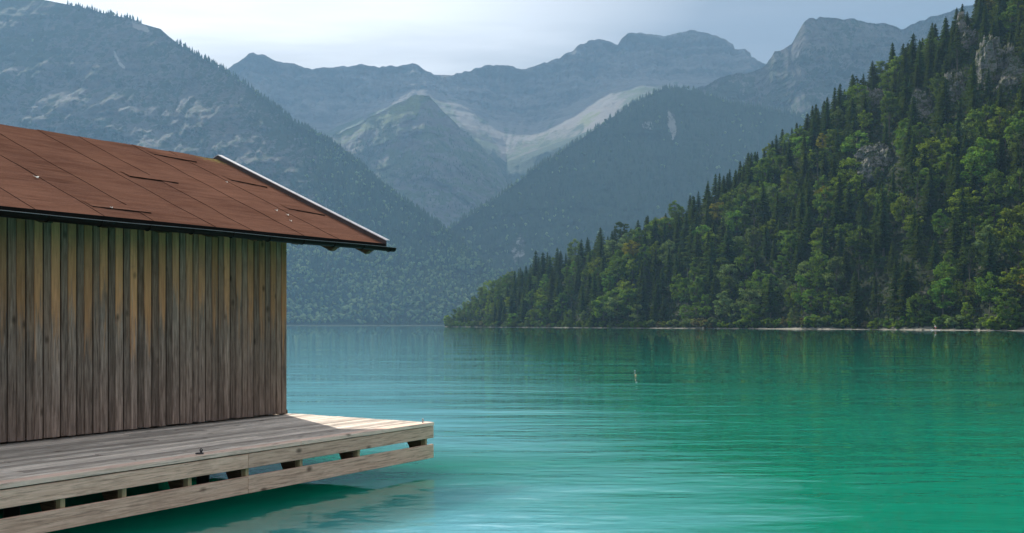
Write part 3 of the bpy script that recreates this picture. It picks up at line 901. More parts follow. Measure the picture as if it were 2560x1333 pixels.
bare = np.maximum.reduce([poly_mask(PXg, PYg, [(1672, 280), (1680, 290), (1690, 330), (1682, 345), (1674, 315)], 10), poly_mask(PXg, PYg, [(1605, 305), (1625, 300), (1630, 320), (1610, 320)], 10) * .7,
                          poly_mask(PXg, PYg, [(1280, 620), (1300, 590), (1310, 640), (1285, 660)], 10) * .6])
cov[..., 1] = bare * .7
cov[..., 2] = np.clip(.75 + .3 * fbm(G / 150, 4) - bare * 1.2, 0, 1)
terrain_obj('wooded_hill', G, cov, M['mountain'])
GM, SM, LFM = G, S, cov[..., 2]

# --- the near wooded hillside on the right
WL = curve([(1110, 817.4), (1125, 817.5), (1300, 818.8), (1500, 820.2), (1700, 821.3), (1850, 822.2), (2000, 823.2), (2200, 824.5), (2340, 825.7), (2560, 827.4), (3000, 831)])
def DH(p): return F * H / (WL(p) - HY)
TREES = 11.5
SK_H0 = curve([(1110, 800), (1125, 772), (1180, 722), (1250, 684), (1320, 655), (1400, 622), (1500, 585), (1580, 560), (1650, 522), (1700, 500), (1750, 468), (1800, 432), (1850, 395), (1900, 360), (1950, 320), (2000, 290), (2050, 252),
               (2100, 208), (2150, 172), (2200, 138), (2250, 108), (2300, 78), (2350, 48), (2400, 18), (2450, -25), (2560, -100), (3000, -240)])
def RH(p):
    e = np.clip((HY - SK_H0(p)) / F, .004, None); return DH(p) * .86 / (.86 - e) + 8
def SK_H(p): return np.minimum(SK_H0(p) + TREES * F / RH(p), HY + 1)
G, P, S = loft(1112, 2950, 420, [(DH, WL), (lambda p: DH(p) + 6 + 2 * np.sin(p / 37.0), lambda p: WL(p) - F * ((.32 + .2 * np.sin(p / 51.0) + .1 * np.sin(p / 13.0)) * (.45 + .75 * sstep(p, 1500, 2100))) / DH(p) - .2), (RH, SK_H), (lambda p: RH(p) + 160, lambda p: HY - (HY - SK_H(p)) * .5), (lambda p: RH(p) + 420, const(HY + 12))], [4, 150, 12, 8])
# the shore: waterline a touch under the lake
G[0, :, 2] -= .25
s_ = S[:, None]
a = np.sin(np.pi * np.clip((s_ - 1), 0, 1)) ** .7
n1 = fbm(G / 70.0, 5, .5, True); n2 = fbm(G / 17.0, 4, .5)
G[..., 2] += a * (7 * n1 + 2.2 * n2) * sstep(PXg.shape[1] * 0 + G[..., 0] * 0 + P[None, :], 1150, 1400)
G[..., 2] = np.where((s_ > 1) & (s_ < 2), np.maximum(G[..., 2], .35), G[..., 2])
PXg, PYg = screen(G)
cov = np.zeros(G.shape[:2] + (4,))
cov[..., 3] = .8; cov[..., 2] = np.where(s_ > 1.02, .62, 0); cov[..., 1] = np.where(s_ <= 1.0, 1.0, 0)
terrain_obj('hillside', G, cov, M['hill'])
GH, SH, PH = G, S, P


def on_grid(G, S, pf, sf):
    """bilinear point of a terrain grid at fractional column pf (0..nc-1) and row"""
    r0 = np.clip(np.floor(sf).astype(int), 0, G.shape[0] - 2); c0 = np.clip(np.floor(pf).astype(int), 0, G.shape[1] - 2)
    fr = (sf - r0)[:, None]; fc = (pf - c0)[:, None]
    return (G[r0, c0] * (1 - fr) + G[r0 + 1, c0] * fr) * (1 - fc) + (G[r0, c0 + 1] * (1 - fr) + G[r0 + 1, c0 + 1] * fr) * fc


# ------------------------------------------------------------------ lake
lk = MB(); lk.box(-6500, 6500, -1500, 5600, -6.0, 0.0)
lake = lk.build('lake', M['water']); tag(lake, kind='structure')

# ------------------------------------------------------------------ far forests (stuff: read as one mass)
def cone_tree(n=6, tiers=4, seed=0):
    r = np.random.default_rng(seed); V, T = [], []
    for k in range(tiers):
        z0 = .06 + .72 * k / tiers; z1 = min(1.0, z0 + .46); rad = .19 * (1 - .85 * k / tiers)
        b0 = len(V)
        for i in range(n):
            a = 2 * math.pi * (i + .5 * k) / n; rr = rad * (1 + r.uniform(-.35, .35))
            V.append((rr * math.cos(a), rr * math.sin(a), z0 + r.uniform(-.03, .03)))
        V.append((r.uniform(-.01, .01), r.uniform(-.01, .01), z1))
        for i in range(n): T.append((b0 + i, b0 + (i + 1) % n, b0 + n))
    return np.array(V), np.array(T)


def blob_tree(seed=0):
    r = np.random.default_rng(seed); V, T = [], []
    for k in range(5):
        bm = bmesh.new(); bmesh.ops.create_icosphere(bm, subdivisions=1, radius=1)
        c = np.array((r.uniform(-.16, .16), r.uniform(-.16, .16), r.uniform(.35, .78))); rad = r.uniform(.14, .24)
        b0 = len(V)
        for v in bm.verts: V.append(tuple(c + np.array(v.co) * rad * r.uniform(.6, 1.3)))
        for f in bm.faces: T.append(tuple(b0 + v.index for v in f.verts))
        bm.free()
    return np.array(V), np.array(T)


CONES = [cone_tree(5, 4, s) for s in range(5)]; BLOBS = [blob_tree(s + 40) for s in range(4)]


def forest(name, G, S, dens, smin, smax, count, hmin, hmax, broad, label, seed, ridge=0, ridge_h=1.0):
    r = np.random.default_rng(seed)
    nr, nc = G.shape[:2]
    rows = np.where((S >= smin) & (S <= smax))[0]
    # area weight of each cell
    A = np.linalg.norm(np.cross(G[1:, :-1] - G[:-1, :-1], G[:-1, 1:] - G[:-1, :-1]), axis=-1)
    w = A * np.clip(dens[:-1, :-1], 0, 1) ** 1.5
    m = np.zeros(nr - 1, bool); m[rows[rows < nr - 1]] = True
    w = w * m[:, None]
    sx, sy = screen(G[:-1, :-1]); w = w * ((sx > -60) & (sx < 2620) & (sy < 860))
    w = (w / w.sum()).ravel()
    idx = r.choice(len(w), count, p=w)
    rr, cc = idx // (nc - 1), idx % (nc - 1)
    pos = on_grid(G, S, cc + r.random(count), rr + r.random(count))
    if ridge:                                          # a row of trees along the skyline
        k = int(np.argmin(np.abs(S - smax)))
        cols = r.choice(nc - 1, ridge * 6)
        ok = dens[k - 3, cols] > r.random(len(cols)) * .8 + .05
        cols = cols[ok][:ridge]
        p2 = on_grid(G, S, cols + r.random(len(cols)), k - r.random(len(cols)) * 3)
        pos = np.concatenate([pos, p2])
    n = len(pos)
    lowm = 1 - sstep(pos[:, 2], 20, 260)
    patch = fbm(pos / 160.0, 3)
    isb = r.random(n) < np.clip(broad * (lowm * 1.6 + .22) + .5 * patch * broad, 0, .95)  # more pale broadleaf low down, their lightness also standing in for valley haze
    VV, FF, TT = [], [], []; off = 0
    for kind in (0, 1):
        protos = (CONES, BLOBS)[kind]
        sel = np.where(isb == bool(kind))[0]
        for k, (V, T) in enumerate(protos):
            ii = sel[k::len(protos)]
            if not len(ii): continue
            h = r.uniform(hmin, hmax, len(ii)) * (1 if kind == 0 else .72); wd = h * r.uniform(.85, 1.25, len(ii)) * (1 if kind == 0 else 1.1)
            if ridge: h = np.where(ii >= count, h * ridge_h, h)
            a = r.random(len(ii)) * 6.283; ca, sa = np.cos(a), np.sin(a)
            X = (V[None, :, 0] * ca[:, None] - V[None, :, 1] * sa[:, None]) * wd[:, None] + pos[ii, 0:1]
            Yv = (V[None, :, 0] * sa[:, None] + V[None, :, 1] * ca[:, None]) * wd[:, None] + pos[ii, 1:2]
            Z = V[None, :, 2] * h[:, None] + pos[ii, 2:3] - .8
            VV.append(np.stack([X, Yv, Z], -1).reshape(-1, 3))
            base = off + np.arange(len(ii))[:, None, None] * len(V)
            FF.append((T[None] + base).reshape(-1, 3)); off += len(ii) * len(V)
            tn = np.clip((r.uniform(.05, .55, len(ii)) if kind == 0 else r.uniform(.55, 1.0, len(ii))) + .12 * patch[ii], 0, 1)
            tv = np.repeat(tn, len(V)) + np.tile(r.uniform(-.08, .08, len(V)), len(ii))
            TT.append(np.stack([tv] * 3 + [np.ones_like(tv)], -1))
    me = np_mesh(name, np.concatenate(VV), [np.concatenate(FF)], {'tint': np.concatenate(TT)})
    o = link(name, me, M['forest'])
    tag(o, label, 'forest', kind='stuff')
    return o


forest('mountain_forest', GL, SL, LFm, 1.0, 2.0, 11500, 13, 25, .55, 'hazy conifer forest covering the slope of the big mountain behind the boathouse', 21, ridge=420, ridge_h=.9)
forest('hill_forest', GM, SM, LFM, 0.05, 1.0, 8500, 12, 23, .38, 'blue hazy forest covering the pointed hill in the middle of the valley', 22, ridge=330, ridge_h=.95)
forest('spur_scrub', GS, SS, LFs, 0.2, 2.0, 2600, 7, 14, .25, 'faint dwarf trees on the spur below the bare range', 23)
forest('peak_scrub', GP, SP, LFp, 0.6, 1.9, 2600, 8, 16, .25, 'faint trees on the lower flank of the rocky peak', 24)

# ------------------------------------------------------------------ trees of the near hillside
def quads_from(C, A, B, tint):
    """leaf quads: centres C, half axes A, B"""
    V = np.stack([C - A - B, C + A - B * .6, C + A * .9 + B, C - A * .7 + B * .8], 1).reshape(-1, 3)
    Fq = np.arange(len(V)).reshape(-1, 4)
    tv = np.repeat(tint, 4)
    return V, Fq, np.stack([tv] * 3 + [np.ones_like(tv)], -1)


def unit(v): return v / (np.linalg.norm(v, axis=-1, keepdims=True) + 1e-9)


def spruce(seed, h=22.0, rad=3.3, start=.10, dens=1.0, droop=.30):
    r = np.random.default_rng(seed); C, A, B, T = [], [], [], []
    nw = int(30 * dens)
    for w in range(nw):
        f = (w + r.uniform(-.3, .3)) / nw; z = h * (start + (1 - start) * f)
        L = rad * (1 - f) ** .74 * (1 + .18 * math.sin(w * 1.7 + seed)) + .22
        nb = 9 if f < .75 else 6
        a0 = r.uniform(0, 6.28); tw = r.uniform(-.18, .18)
        for k in range(nb):
            if r.random() < .10: continue
            a = a0 + k * 2 * math.pi / nb + r.uniform(-.25, .25); Lb = L * r.uniform(.62, 1.15)
            d = np.array((math.cos(a), math.sin(a), 0)); sd = np.array((-d[1], d[0], 0))
            n = max(2, int(Lb / .42)); tb = .42 + tw + r.uniform(-.34, .34)
            for j in range(n):
                u = (j + r.uniform(.2, .9)) / n; s = u * Lb
                p = d * s + np.array((0, 0, z - droop * s * (1.15 - .55 * u) + r.uniform(-.12, .12)))
                p = p + sd * r.uniform(-.22, .22) * (1.2 - u) * Lb * .5
                sz = r.uniform(.27, .50) * (1.15 - .4 * u)
                ax = unit(d * r.uniform(.6, 1) + sd * r.uniform(-.7, .7) + np.array((0, 0, -.35 + r.uniform(-.25, .15))))
                bx_ = unit(np.cross(ax, np.array((r.uniform(-.4, .4), r.uniform(-.4, .4), 1))) * r.uniform(.2, 1) + np.array((0, 0, -1)) * r.uniform(0, 1.1))
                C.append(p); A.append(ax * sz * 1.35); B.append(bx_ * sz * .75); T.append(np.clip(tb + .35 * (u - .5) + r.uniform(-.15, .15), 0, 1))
    # the leader
    for j in range(10):
        z = h * (.965 + .045 * j / 10); C.append(np.array((0, 0, z))); A.append(np.array((r.uniform(-.1, .1), r.uniform(-.1, .1), .30))); a = r.uniform(0, 6.28)
        B.append(np.array((math.cos(a), math.sin(a), 0)) * .13); T.append(.5)
    return quads_from(np.array(C), np.array(A), np.array(B), np.array(T))


def broadleaf(seed, h=16.0, rad=3.8, low=.18, n_cl=56, leaves=44, tall=1.0):
    r = np.random.default_rng(seed); C, A, B, T = [], [], [], []
    limbs = []
    zc = h * (low + 1) / 2; hz = h * (1 - low) / 2
    for k in range(n_cl):
        d = unit(r.normal(size=3)); rr = r.uniform(.45, 1.0) ** .6
        sq = 1 - .35 * max(0, d[2]) ** 2
        c = np.array((d[0] * rad * rr * sq, d[1] * rad * rr * sq, zc + d[2] * hz * rr))
        c += r.normal(size=3) * .25
        cr = r.uniform(.75, 1.45) * (rad / 3.8) * (.75 if d[2] > .6 else 1)
        limbs.append(c)
        n = int(leaves * r.uniform(.7, 1.2)); dd = unit(r.normal(size=(n, 3)))
        p = c + dd * cr * (r.random((n, 1)) ** .45) * np.array((1, 1, .72))
        nrm = unit(dd + r.normal(size=(n, 3)) * .55 + np.array((0, 0, .35)))
        ax = unit(np.cross(nrm, r.normal(size=(n, 3)))); bx_ = np.cross(nrm, ax)
        sz = r.uniform(.17, .36, (n, 1))
        C.append(p); A.append(ax * sz); B.append(bx_ * sz * .8)
        tb = r.uniform(.15, .85); T.append(np.clip(tb + r.uniform(-.22, .22, n), 0, 1))
    V = quads_from(np.concatenate(C), np.concatenate(A), np.concatenate(B), np.concatenate(T))
    return V, limbs


def trunk_mesh(name, h, r0, limbs=None, lean=0.0, seed=0):
    b = MB(); rnd = random.Random(seed); n = 7
    top = h
    pts = [(lean * (k / n) ** 2 + rnd.uniform(-.05, .05), rnd.uniform(-.05, .05), top * k / n - (.8 if k == 0 else 0)) for k in range(n + 1)]
    b.tube(pts, [r0 * (1.15 - 1.02 * k / n) + .015 for k in range(n + 1)], 7)
    for c in (limbs or [])[::3]:
        z = max(.2 * h, c[2] * .72 - 1.0); p0 = (0, 0, min(z, top * .95)); mid = ((c[0]) * .45, c[1] * .45, (p0[2] + c[2]) / 2 + .2)
        b.tube([p0, mid, tuple(c)], [r0 * .38, r0 * .22, .03], 5)
    bmesh.ops.recalc_face_normals(b.bm, faces=b.bm.faces[:])
    me = bpy.data.meshes.new(name); b.bm.to_mesh(me); b.bm.free(); me.materials.append(M['bark'])
    return me


PROTO = {'spruce_tree': [], 'broadleaf_tree': [], 'pine_tree': [], 'lakeside_shrub': []}
for k in range(7):
    h = 22.0; rad = (4.4, 3.8, 4.9, 3.4, 4.2, 5.2, 4.0)[k]
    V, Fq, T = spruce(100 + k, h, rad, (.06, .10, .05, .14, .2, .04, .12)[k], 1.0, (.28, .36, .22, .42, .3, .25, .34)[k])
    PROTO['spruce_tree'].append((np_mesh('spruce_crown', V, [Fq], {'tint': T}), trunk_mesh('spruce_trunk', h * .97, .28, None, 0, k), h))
for k in range(7):
    h = 16.0
    (V, Fq, T), limbs = broadleaf(200 + k, h, (4.7, 4.0, 5.2, 3.8, 4.9, 4.4, 5.5)[k], (.14, .2, .1, .18, .28, .12, .16)[k])
    PROTO['broadleaf_tree'].append((np_mesh('broadleaf_crown', V, [Fq], {'tint': T}), trunk_mesh('broadleaf_trunk', h * .8, .24, limbs, .3, k), h))
for k in range(3):
    h = 20.0
    (V, Fq, T), limbs = broadleaf(300 + k, h, (2.8, 3.2, 2.5)[k], (.5, .58, .45)[k], 30, 36)
    PROTO['pine_tree'].append((np_mesh('pine_crown', V, [Fq], {'tint': T}), trunk_mesh('pine_trunk', h * .9, .23, limbs, .5, 30 + k), h))
for k in range(4):
    h = 4.5
    (V, Fq, T), limbs = broadleaf(400 + k, h, (2.6, 2.2, 3.0, 2.4)[k], .02, 26, 40)
    V = V * np.array((1, 1, .95))
    PROTO['lakeside_shrub'].append((np_mesh('shrub_leaves', V, [Fq], {'tint': T}), trunk_mesh('shrub_stem', h * .55, .08, limbs, .2, 60 + k), h))
for lst in PROTO.values():
    for cm, tm, h in lst: cm.materials.append(LEAF['dark green'])

GROUP = {'spruce_tree': 'spruces on the wooded hillside', 'broadleaf_tree': 'broadleaf trees on the wooded hillside', 'pine_tree': 'pines on the wooded hillside', 'lakeside_shrub': 'shrubs along the far shore'}
WORD = {'spruce_tree': 'spruce', 'broadleaf_tree': 'broadleaf tree', 'pine_tree': 'pine', 'lakeside_shrub': 'shrub'}
PARTS = {'spruce_tree': ('crown', 'trunk'), 'broadleaf_tree': ('crown', 'trunk'), 'pine_tree': ('crown', 'trunk'), 'lakeside_shrub': ('foliage', 'stem')}
used_labels = set()


def plant(kind, var, pos, h, width, colour, place):
    cm, tm, h0 = PROTO[kind][var]
    o = empty(kind, pos, random.uniform(0, 6.28)); s = h / h0
    o.scale = (s * width, s * width, s)
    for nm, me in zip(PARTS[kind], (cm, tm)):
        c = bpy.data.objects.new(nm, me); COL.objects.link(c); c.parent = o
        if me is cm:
            c.material_slots[0].link = 'OBJECT'; c.material_slots[0].material = LEAF[colour]
    px = CX + F * pos[0] / pos[1]; py = HY - F * (pos[2] + h - H) / pos[1]
    size = ''
    if kind != 'lakeside_shrub': size = 'tall ' if h > (24 if kind == 'spruce_tree' else 17) else ('small ' if h < (16 if kind == 'spruce_tree' else 11) else '')
    for dec in (0, 1, 2):
        lab = f"{size}{colour} {WORD[kind]} {place}, top {px / 25.6:.{dec}f}% across, {max(0, py / 13.33):.{dec}f}% down"
        if lab not in used_labels: break
    used_labels.add(lab)
    tag(o, lab, 'shrub' if kind == 'lakeside_shrub' else 'tree', GROUP[kind])
    return o


# bare rock that breaks through the wood (photo pixel of its middle, width and height in pixels)
ROCKS = [(2200, 388, 120, 74, 'pale crumbling rock slope in the middle of the wooded hillside'), (2318, 262, 56, 70, 'slim pale crag among trees, right of the skyline spruces'),
         (2196, 236, 60, 50, 'small pale crag high on the hillside near the skyline'), (2425, 80, 56, 90, 'tall pale cliff among trees at the top edge of the photo'),
         (2520, 165, 110, 130, 'big grey cliff at the right edge of the photo'), (2392, 210, 50, 90, 'narrow grey crag left of the big grey cliff')]


def hill_hit(px, py):
    """first row of the hillside that shows at a photo pixel"""
    c = (px - 1112) / (2950 - 1112) * (len(PH) - 1); ci = int(round(c)); col = GH[:, ci]
    rows = [i for i in range(len(SH)) if 1.0 <= SH[i] <= 2.0]
    for i in rows:
        sy = HY - F * (col[i, 2] - H) / col[i, 1]
        if sy <= py: return col[i]
    return col[rows[-1]]


for (px, py, w, hh, lab) in ROCKS:
    c = hill_hit(px, py + hh * .3); sc = c[1] / F
    bm = bmesh.new(); rk = np.random.default_rng(int(px))
    for k in range(9):                                    # a ragged face: slabs of several sizes grown together
        n0 = len(bm.verts); bmesh.ops.create_icosphere(bm, subdivisions=4, radius=1); bm.verts.ensure_lookup_table()
        vs = bm.verts[n0:]; P0 = np.array([v.co[:] for v in vs])
        n = fbm(P0 * 1.7 + px + 7 * k, 6, .6, True); n2 = fbm(P0 * np.array((5, 5, 1.0)) + py + k, 5, .55, True)
        st = vnoise(np.stack([P0[:, 0], P0[:, 1], P0[:, 2] * 6 + n], -1))
        rr = 1 + .55 * n + .34 * n2 + .10 * st
        sx_, sz_ = rk.uniform(.10, .24), rk.uniform(.22, .50)
        cx_, cz_ = rk.uniform(-.38, .38), rk.uniform(-.42, .42)
        Q = P0 * rr[:, None] * np.array((w * sc * sx_, w * sc * .22, hh * sc * sz_)) + np.array((cx_ * w * sc, cz_ * hh * sc * 1.0 + rk.uniform(-1, 1), cz_ * hh * sc))
        for v, q in zip(vs, Q): v.co = q
    me = bpy.data.meshes.new('rock_outcrop'); bm.to_mesh(me); bm.free()
    a = me.attributes.new('cover', 'FLOAT_COLOR', 'POINT')
    a.data.foreach_set('color', np.tile(np.array((0, 0, 0, .50), np.float32), len(me.vertices)))
    o = link('rock_outcrop', me, M['rockface']); o.location = (c[0], c[1] + 2.0, c[2])
    tag(o, lab, 'rock', 'bare rocks on the wooded hillside')


def rock_clear(px, py, pb):
    """would a tree from row py (top) to pb (foot) cover one of the bare rocks?"""
    for (cx, cy, w, hh, _l) in ROCKS:
        if abs(px - cx) < w * .42 and py < cy + hh * .30 and pb > cy - hh * .1: return False
    return True


# scatter over the hillside, at least SPC metres apart
tr = np.random.default_rng(77)
rows = np.where((SH >= 1.0) & (SH <= 2.04))[0]
seg = np.linalg.norm(GH[rows[1:]] - GH[rows[:-1]], axis=-1)          # (nr, nc)
wgt = seg * np.gradient(GH[rows[:-1], :, 0], axis=1)
wgt = np.clip(wgt, 0, None) * (PH[None, :] < 2640)
wgt = (wgt / wgt.sum()).ravel()
cand = tr.choice(len(wgt), 9000, p=wgt)
cr_, cc_ = cand // len(PH), cand % len(PH)
pts = on_grid(GH, SH, cc_ + tr.random(len(cand)), rows[cr_] + tr.random(len(cand)))
kept = []
cell = {}
for i, p in enumerate(pts):
    spc = 7.9 if SH[rows[cr_[i]]] < 1.93 else 5.2
    k = (int(p[0] // 8), int(p[1] // 8)); ok = True
    for dx in (-1, 0, 1):
        for dy in (-1, 0, 1):
            for q in cell.get((k[0] + dx, k[1] + dy), ()):
                if (q[0] - p[0]) ** 2 + (q[1] - p[1]) ** 2 + (q[2] - p[2]) ** 2 < spc * spc: ok = False; break
    if ok: cell.setdefault(k, []).append(p); kept.append((p, SH[rows[cr_[i]]]))
kept.sort(key=lambda e: e[0][1])
MAXN = {'spruce_tree': 300, 'broadleaf_tree': 280, 'pine_tree': 70}
count = {k: 0 for k in MAXN}
NT_ALL = len(kept)
for p, s in kept:
    px = CX + F * p[0] / p[1]; pyb = HY - F * (p[2] - H) / p[1]
    hgt_f = (s - 1)
    nb = float(vnoise(np.array((p[0] / 38, p[1] / 38, 3.1))))
    pb = np.clip(.52 - .28 * hgt_f + .45 * nb, .1, .85)
    u = tr.random()
    kind = 'broadleaf_tree' if u < pb else ('pine_tree' if u > .93 else 'spruce_tree')
    sky = s > 1.93
    if sky and tr.random() < .7: kind = 'spruce_tree'
    if count[kind] >= MAXN[kind]:
        alt = [k for k in MAXN if count[k] < MAXN[k]]
        if not alt: continue
        kind = alt[0]
    h = {'spruce_tree': tr.uniform(13, 24), 'broadleaf_tree': tr.uniform(10, 18), 'pine_tree': tr.uniform(15, 22)}[kind]
    if sky: h = tr.uniform(8, 15.5) if kind == 'spruce_tree' else tr.uniform(8, 13)
    tip = sstep(px, 1120, 1330)
    h *= .62 + .38 * float(tip)
    if s < 1.05 and kind != 'spruce_tree': h *= .9
    pyt = pyb - h * F / p[1]
    if px > 2625 or pyt > 818 or (pyb < -5): continue
    if not rock_clear(px, pyt, pyb): continue
    if kind == 'spruce_tree': colour = tr.choice(['dark green', 'bluish green', 'olive green'], p=[.5, .25, .25])
    elif kind == 'pine_tree': colour = tr.choice(['bluish green', 'olive green'])
    else:
        colour = tr.choice(['mid green', 'bright green', 'yellow-green', 'grey-green', 'orange-tinged'], p=[.44, .22, .17, .15, .02])
    place = 'on the waterline' if s < 1.05 else ('on the skyline' if sky else ('on the lower slope' if s < 1.35 else ('midway up the slope' if s < 1.68 else 'on the upper slope')))
    plant(kind, int(tr.integers(len(PROTO[kind]))), tuple(p - np.array((0, 0, .3))), h, tr.uniform(.9, 1.35) * (1.15 if sky else 1), str(colour), place)
    count[kind] += 1

# shrubs close along the shore
x = 1122.0; ns = 0
while x < 2600:
    c = (x - 1112) / (2950 - 1112) * (len(PH) - 1)
    k = int(np.argmin(np.abs(SH - 1.0)))
    p = on_grid(GH, SH, np.array([c]), np.array([k + tr.uniform(-.6, 1.3)]))[0]
    colour = str(tr.choice(['mid green', 'bright green', 'yellow-green', 'grey-green', 'reddish brown'], p=[.34, .2, .14, .26, .06]))
    plant('lakeside_shrub', int(tr.integers(4)), tuple(p - np.array((0, 0, .15))), tr.uniform(2.4, 5.6), tr.uniform(.8, 1.4), colour, 'on the shore')
    ns += 1
    x += tr.uniform(6, 24) * (420 / p[1]) ** .8
print('near trees', count, 'of', NT_ALL, 'shrubs', ns)

# undergrowth between the trees: nobody could count it
r = np.random.default_rng(9); n = 46000
cand = r.choice(len(wgt), n, p=wgt); cr_, cc_ = cand // len(PH), cand % len(PH)
pts = on_grid(GH, SH, cc_ + r.random(n), rows[cr_] + r.random(n))
nrm = unit(r.normal(size=(n, 3)) + np.array((-.2, -.4, .8))); ax = unit(np.cross(nrm, r.normal(size=(n, 3)))); bx_ = np.cross(nrm, ax)
sz = r.uniform(.3, .75, (n, 1)); pts[:, 2] += r.random(n) ** 1.5 * 2.6
pxs, pys = screen(pts)
okk = np.array([rock_clear(a_, b_ - 6, b_) for a_, b_ in zip(pxs, pys)])
V, Fq, T = quads_from(pts[okk], (ax * sz)[okk], (bx_ * sz * .8)[okk], np.clip(.4 + .3 * fbm(pts[okk] / 22, 3) + r.uniform(-.3, .3, okk.sum()), 0, 1))
o = link('undergrowth', np_mesh('undergrowth', V, [Fq], {'tint': T}), LEAF['dark green'])
tag(o, 'low leafy undergrowth covering the ground between the hillside trees', 'undergrowth', kind='stuff')

# ------------------------------------------------------------------ floats on the lake
M['float_orange'] = simple('faded_orange_float', (.70, .36, .20), .5)
M['float_white'] = simple('white_float', (.28, .26, .24), .5)
for (px, py, mt, lab) in ((1587, 925.5, 'float_white', 'farthest of three small floats in a row on the lake, whitish'), (1589, 936.5, 'float_orange', 'middle of three small floats in a row on the lake, orange'),
                          (1591, 955, 'float_white', 'nearest of three small floats in a row on the lake, whitish')):
    Y = F * H / (py + 2 - HY); t_ = at(px, HY, Y); t_.z = 0
    e = empty('mooring_float', t_)
    bm = bmesh.new(); bmesh.ops.create_uvsphere(bm, u_segments=20, v_segments=12, radius=.029)
    for v in bm.verts: v.co.z = v.co.z * .85 + .012; v.co.x *= 1.15
    me = bpy.data.meshes.new('body'); bm.to_mesh(me); bm.free()
    for q in me.polygons: q.use_smooth = True
    link('body', me, M[mt], e)
    b = MB(); b.torus((0, 0, .046), .009, .003, (0, 1, 0)); b.build('eye', M['iron'], e, True)
    tag(e, lab, 'float', 'mooring floats in a short row')

# ------------------------------------------------------------------ the paddler by the far shore
M['skin'] = simple('skin', (.55, .34, .25), .6); M['shirt'] = simple('pale_shirt', (.74, .76, .80), .8); M['shorts'] = simple('orange_red_shorts', (.75, .10, .05), .8)
M['hair'] = simple('pale_sun_hat', (.72, .72, .74), .8); M['board'] = simple('white_board', (.72, .76, .82), .4); M['paddle'] = simple('pale_paddle', (.55, .55, .52), .5)
PY = 323.0; pb_ = at(2338, HY, PY); pb_.z = 0


def skin_body(name, verts, edges, radii, mat, parent, sub=1):
    me = bpy.data.meshes.new(name); me.from_pydata(verts, edges, []); me.update()
    o = link(name, me, mat, parent)
    bpy.context.view_layer.objects.active = o
    md = o.modifiers.new('skin', 'SKIN'); md.use_smooth_shade = True
    lay_ = me.skin_vertices[0].data if me.skin_vertices else None
    if lay_ is None:
        bm = bmesh.new(); bm.from_mesh(me); bm.verts.layers.skin.verify(); bm.to_mesh(me); bm.free(); lay_ = me.skin_vertices[0].data
    for i, rr in enumerate(radii): lay_[i].radius = (rr, rr) if not isinstance(rr, tuple) else rr
    lay_[0].use_root = True
    sd = o.modifiers.new('sub', 'SUBSURF'); sd.levels = sub; sd.render_levels = sub
    return o


man = empty('person', pb_ + Vector((.15, 0, .11)), 0)
tag(man, 'person in a pale shirt and orange-red shorts leaning left over a paddle', 'person')
# pelvis 0, waist 1, chest 2, neck 3, head 4, crown 5 ; leaning left and forward with both hands low on the paddle
JV = [(0, 0, .92), (-.05, -.01, 1.08), (-.17, -.03, 1.34), (-.27, -.05, 1.50), (-.33, -.07, 1.60), (-.38, -.08, 1.74),
      (.10, .02, .88), (.14, .02, .48), (.16, .04, .08), (.10, -.16, .04), (-.10, .02, .88), (-.16, -.04, .48), (-.14, .02, .08), (-.22, -.16, .04),
      (-.20, -.20, 1.42), (-.42, -.30, 1.22), (-.62, -.34, 1.06), (-.22, .14, 1.42), (-.36, .02, 1.14), (-.50, -.20, .98)]
JE = [(0, 1), (1, 2), (2, 3), (3, 4), (4, 5), (0, 6), (6, 7), (7, 8), (8, 9), (0, 10), (10, 11), (11, 12), (12, 13), (2, 14), (14, 15), (15, 16), (2, 17), (17, 18), (18, 19)]
JR = [.13, .125, .15, .06, .095, .085, .095, .062, .045, .04, .095, .062, .045, .04, .06, .045, .035, .06, .045, .035]
for hnd, base in ((16, Vector(JV[16])), (19, Vector(JV[19]))):
    d = Vector((-.5, -.2, -.3)).normalized()
    palm = len(JV); JV.append(tuple(base + d * .07)); JE.append((hnd, palm)); JR.append(.032)
    for k in range(5):
        off = Vector((0, .02 * (k - 2), .012 * (k - 2))) if k < 4 else Vector((.03, 0, .045))
        a_ = len(JV); JV.append(tuple(base + d * (.11 if k < 4 else .06) + off)); JV.append(tuple(base + d * (.13 + .01 * (k % 3)) * (1 if k < 4 else .6) + off + Vector((.02, 0, -.035))))
        JE += [(palm, a_), (a_, a_ + 1)]; JR += [.011, .009]
skin_body('body', JV, JE, JR, M['skin'], man)
skin_body('shirt', [JV[1], JV[2], (-.24, -.045, 1.47), JV[14], (-.34, -.26, 1.30), JV[17], (-.30, .09, 1.26), (-.02, 0, .98)], [(0, 1), (1, 2), (1, 3), (3, 4), (1, 5), (5, 6), (0, 7)], [.15, .175, .10, .085, .07, .085, .07, .15], M['shirt'], man)
skin_body('shorts', [(0, 0, .95), JV[6], (.13, .02, .58), JV[10], (-.15, -.02, .58)], [(0, 1), (1, 2), (0, 3), (3, 4)], [.165, .13, .105, .13, .105], M['shorts'], man)
skin_body('sun_hat', [(-.365, -.075, 1.71), (-.39, -.08, 1.80)], [(0, 1)], [.125, .10], M['hair'], man)
bd_ = empty('paddleboard', pb_ + Vector((0, 0, 0)), 0)
tag(bd_, 'pale inflatable paddleboard under the standing person by the gravel shore', 'paddleboard')
bm = bmesh.new(); rings = []
for i in range(21):
    u = i / 20; x_ = -1.65 + 3.3 * u; w = .40 * (1 - abs(2 * u - 1) ** 2.6) ** .6 + .01; z = .10 * max(0, (.25 - u) / .25) ** 2
    rings.append([bm.verts.new((x_, w * math.cos(a), z + .04 + .065 * math.sin(a))) for a in [2 * math.pi * k / 12 for k in range(12)]])
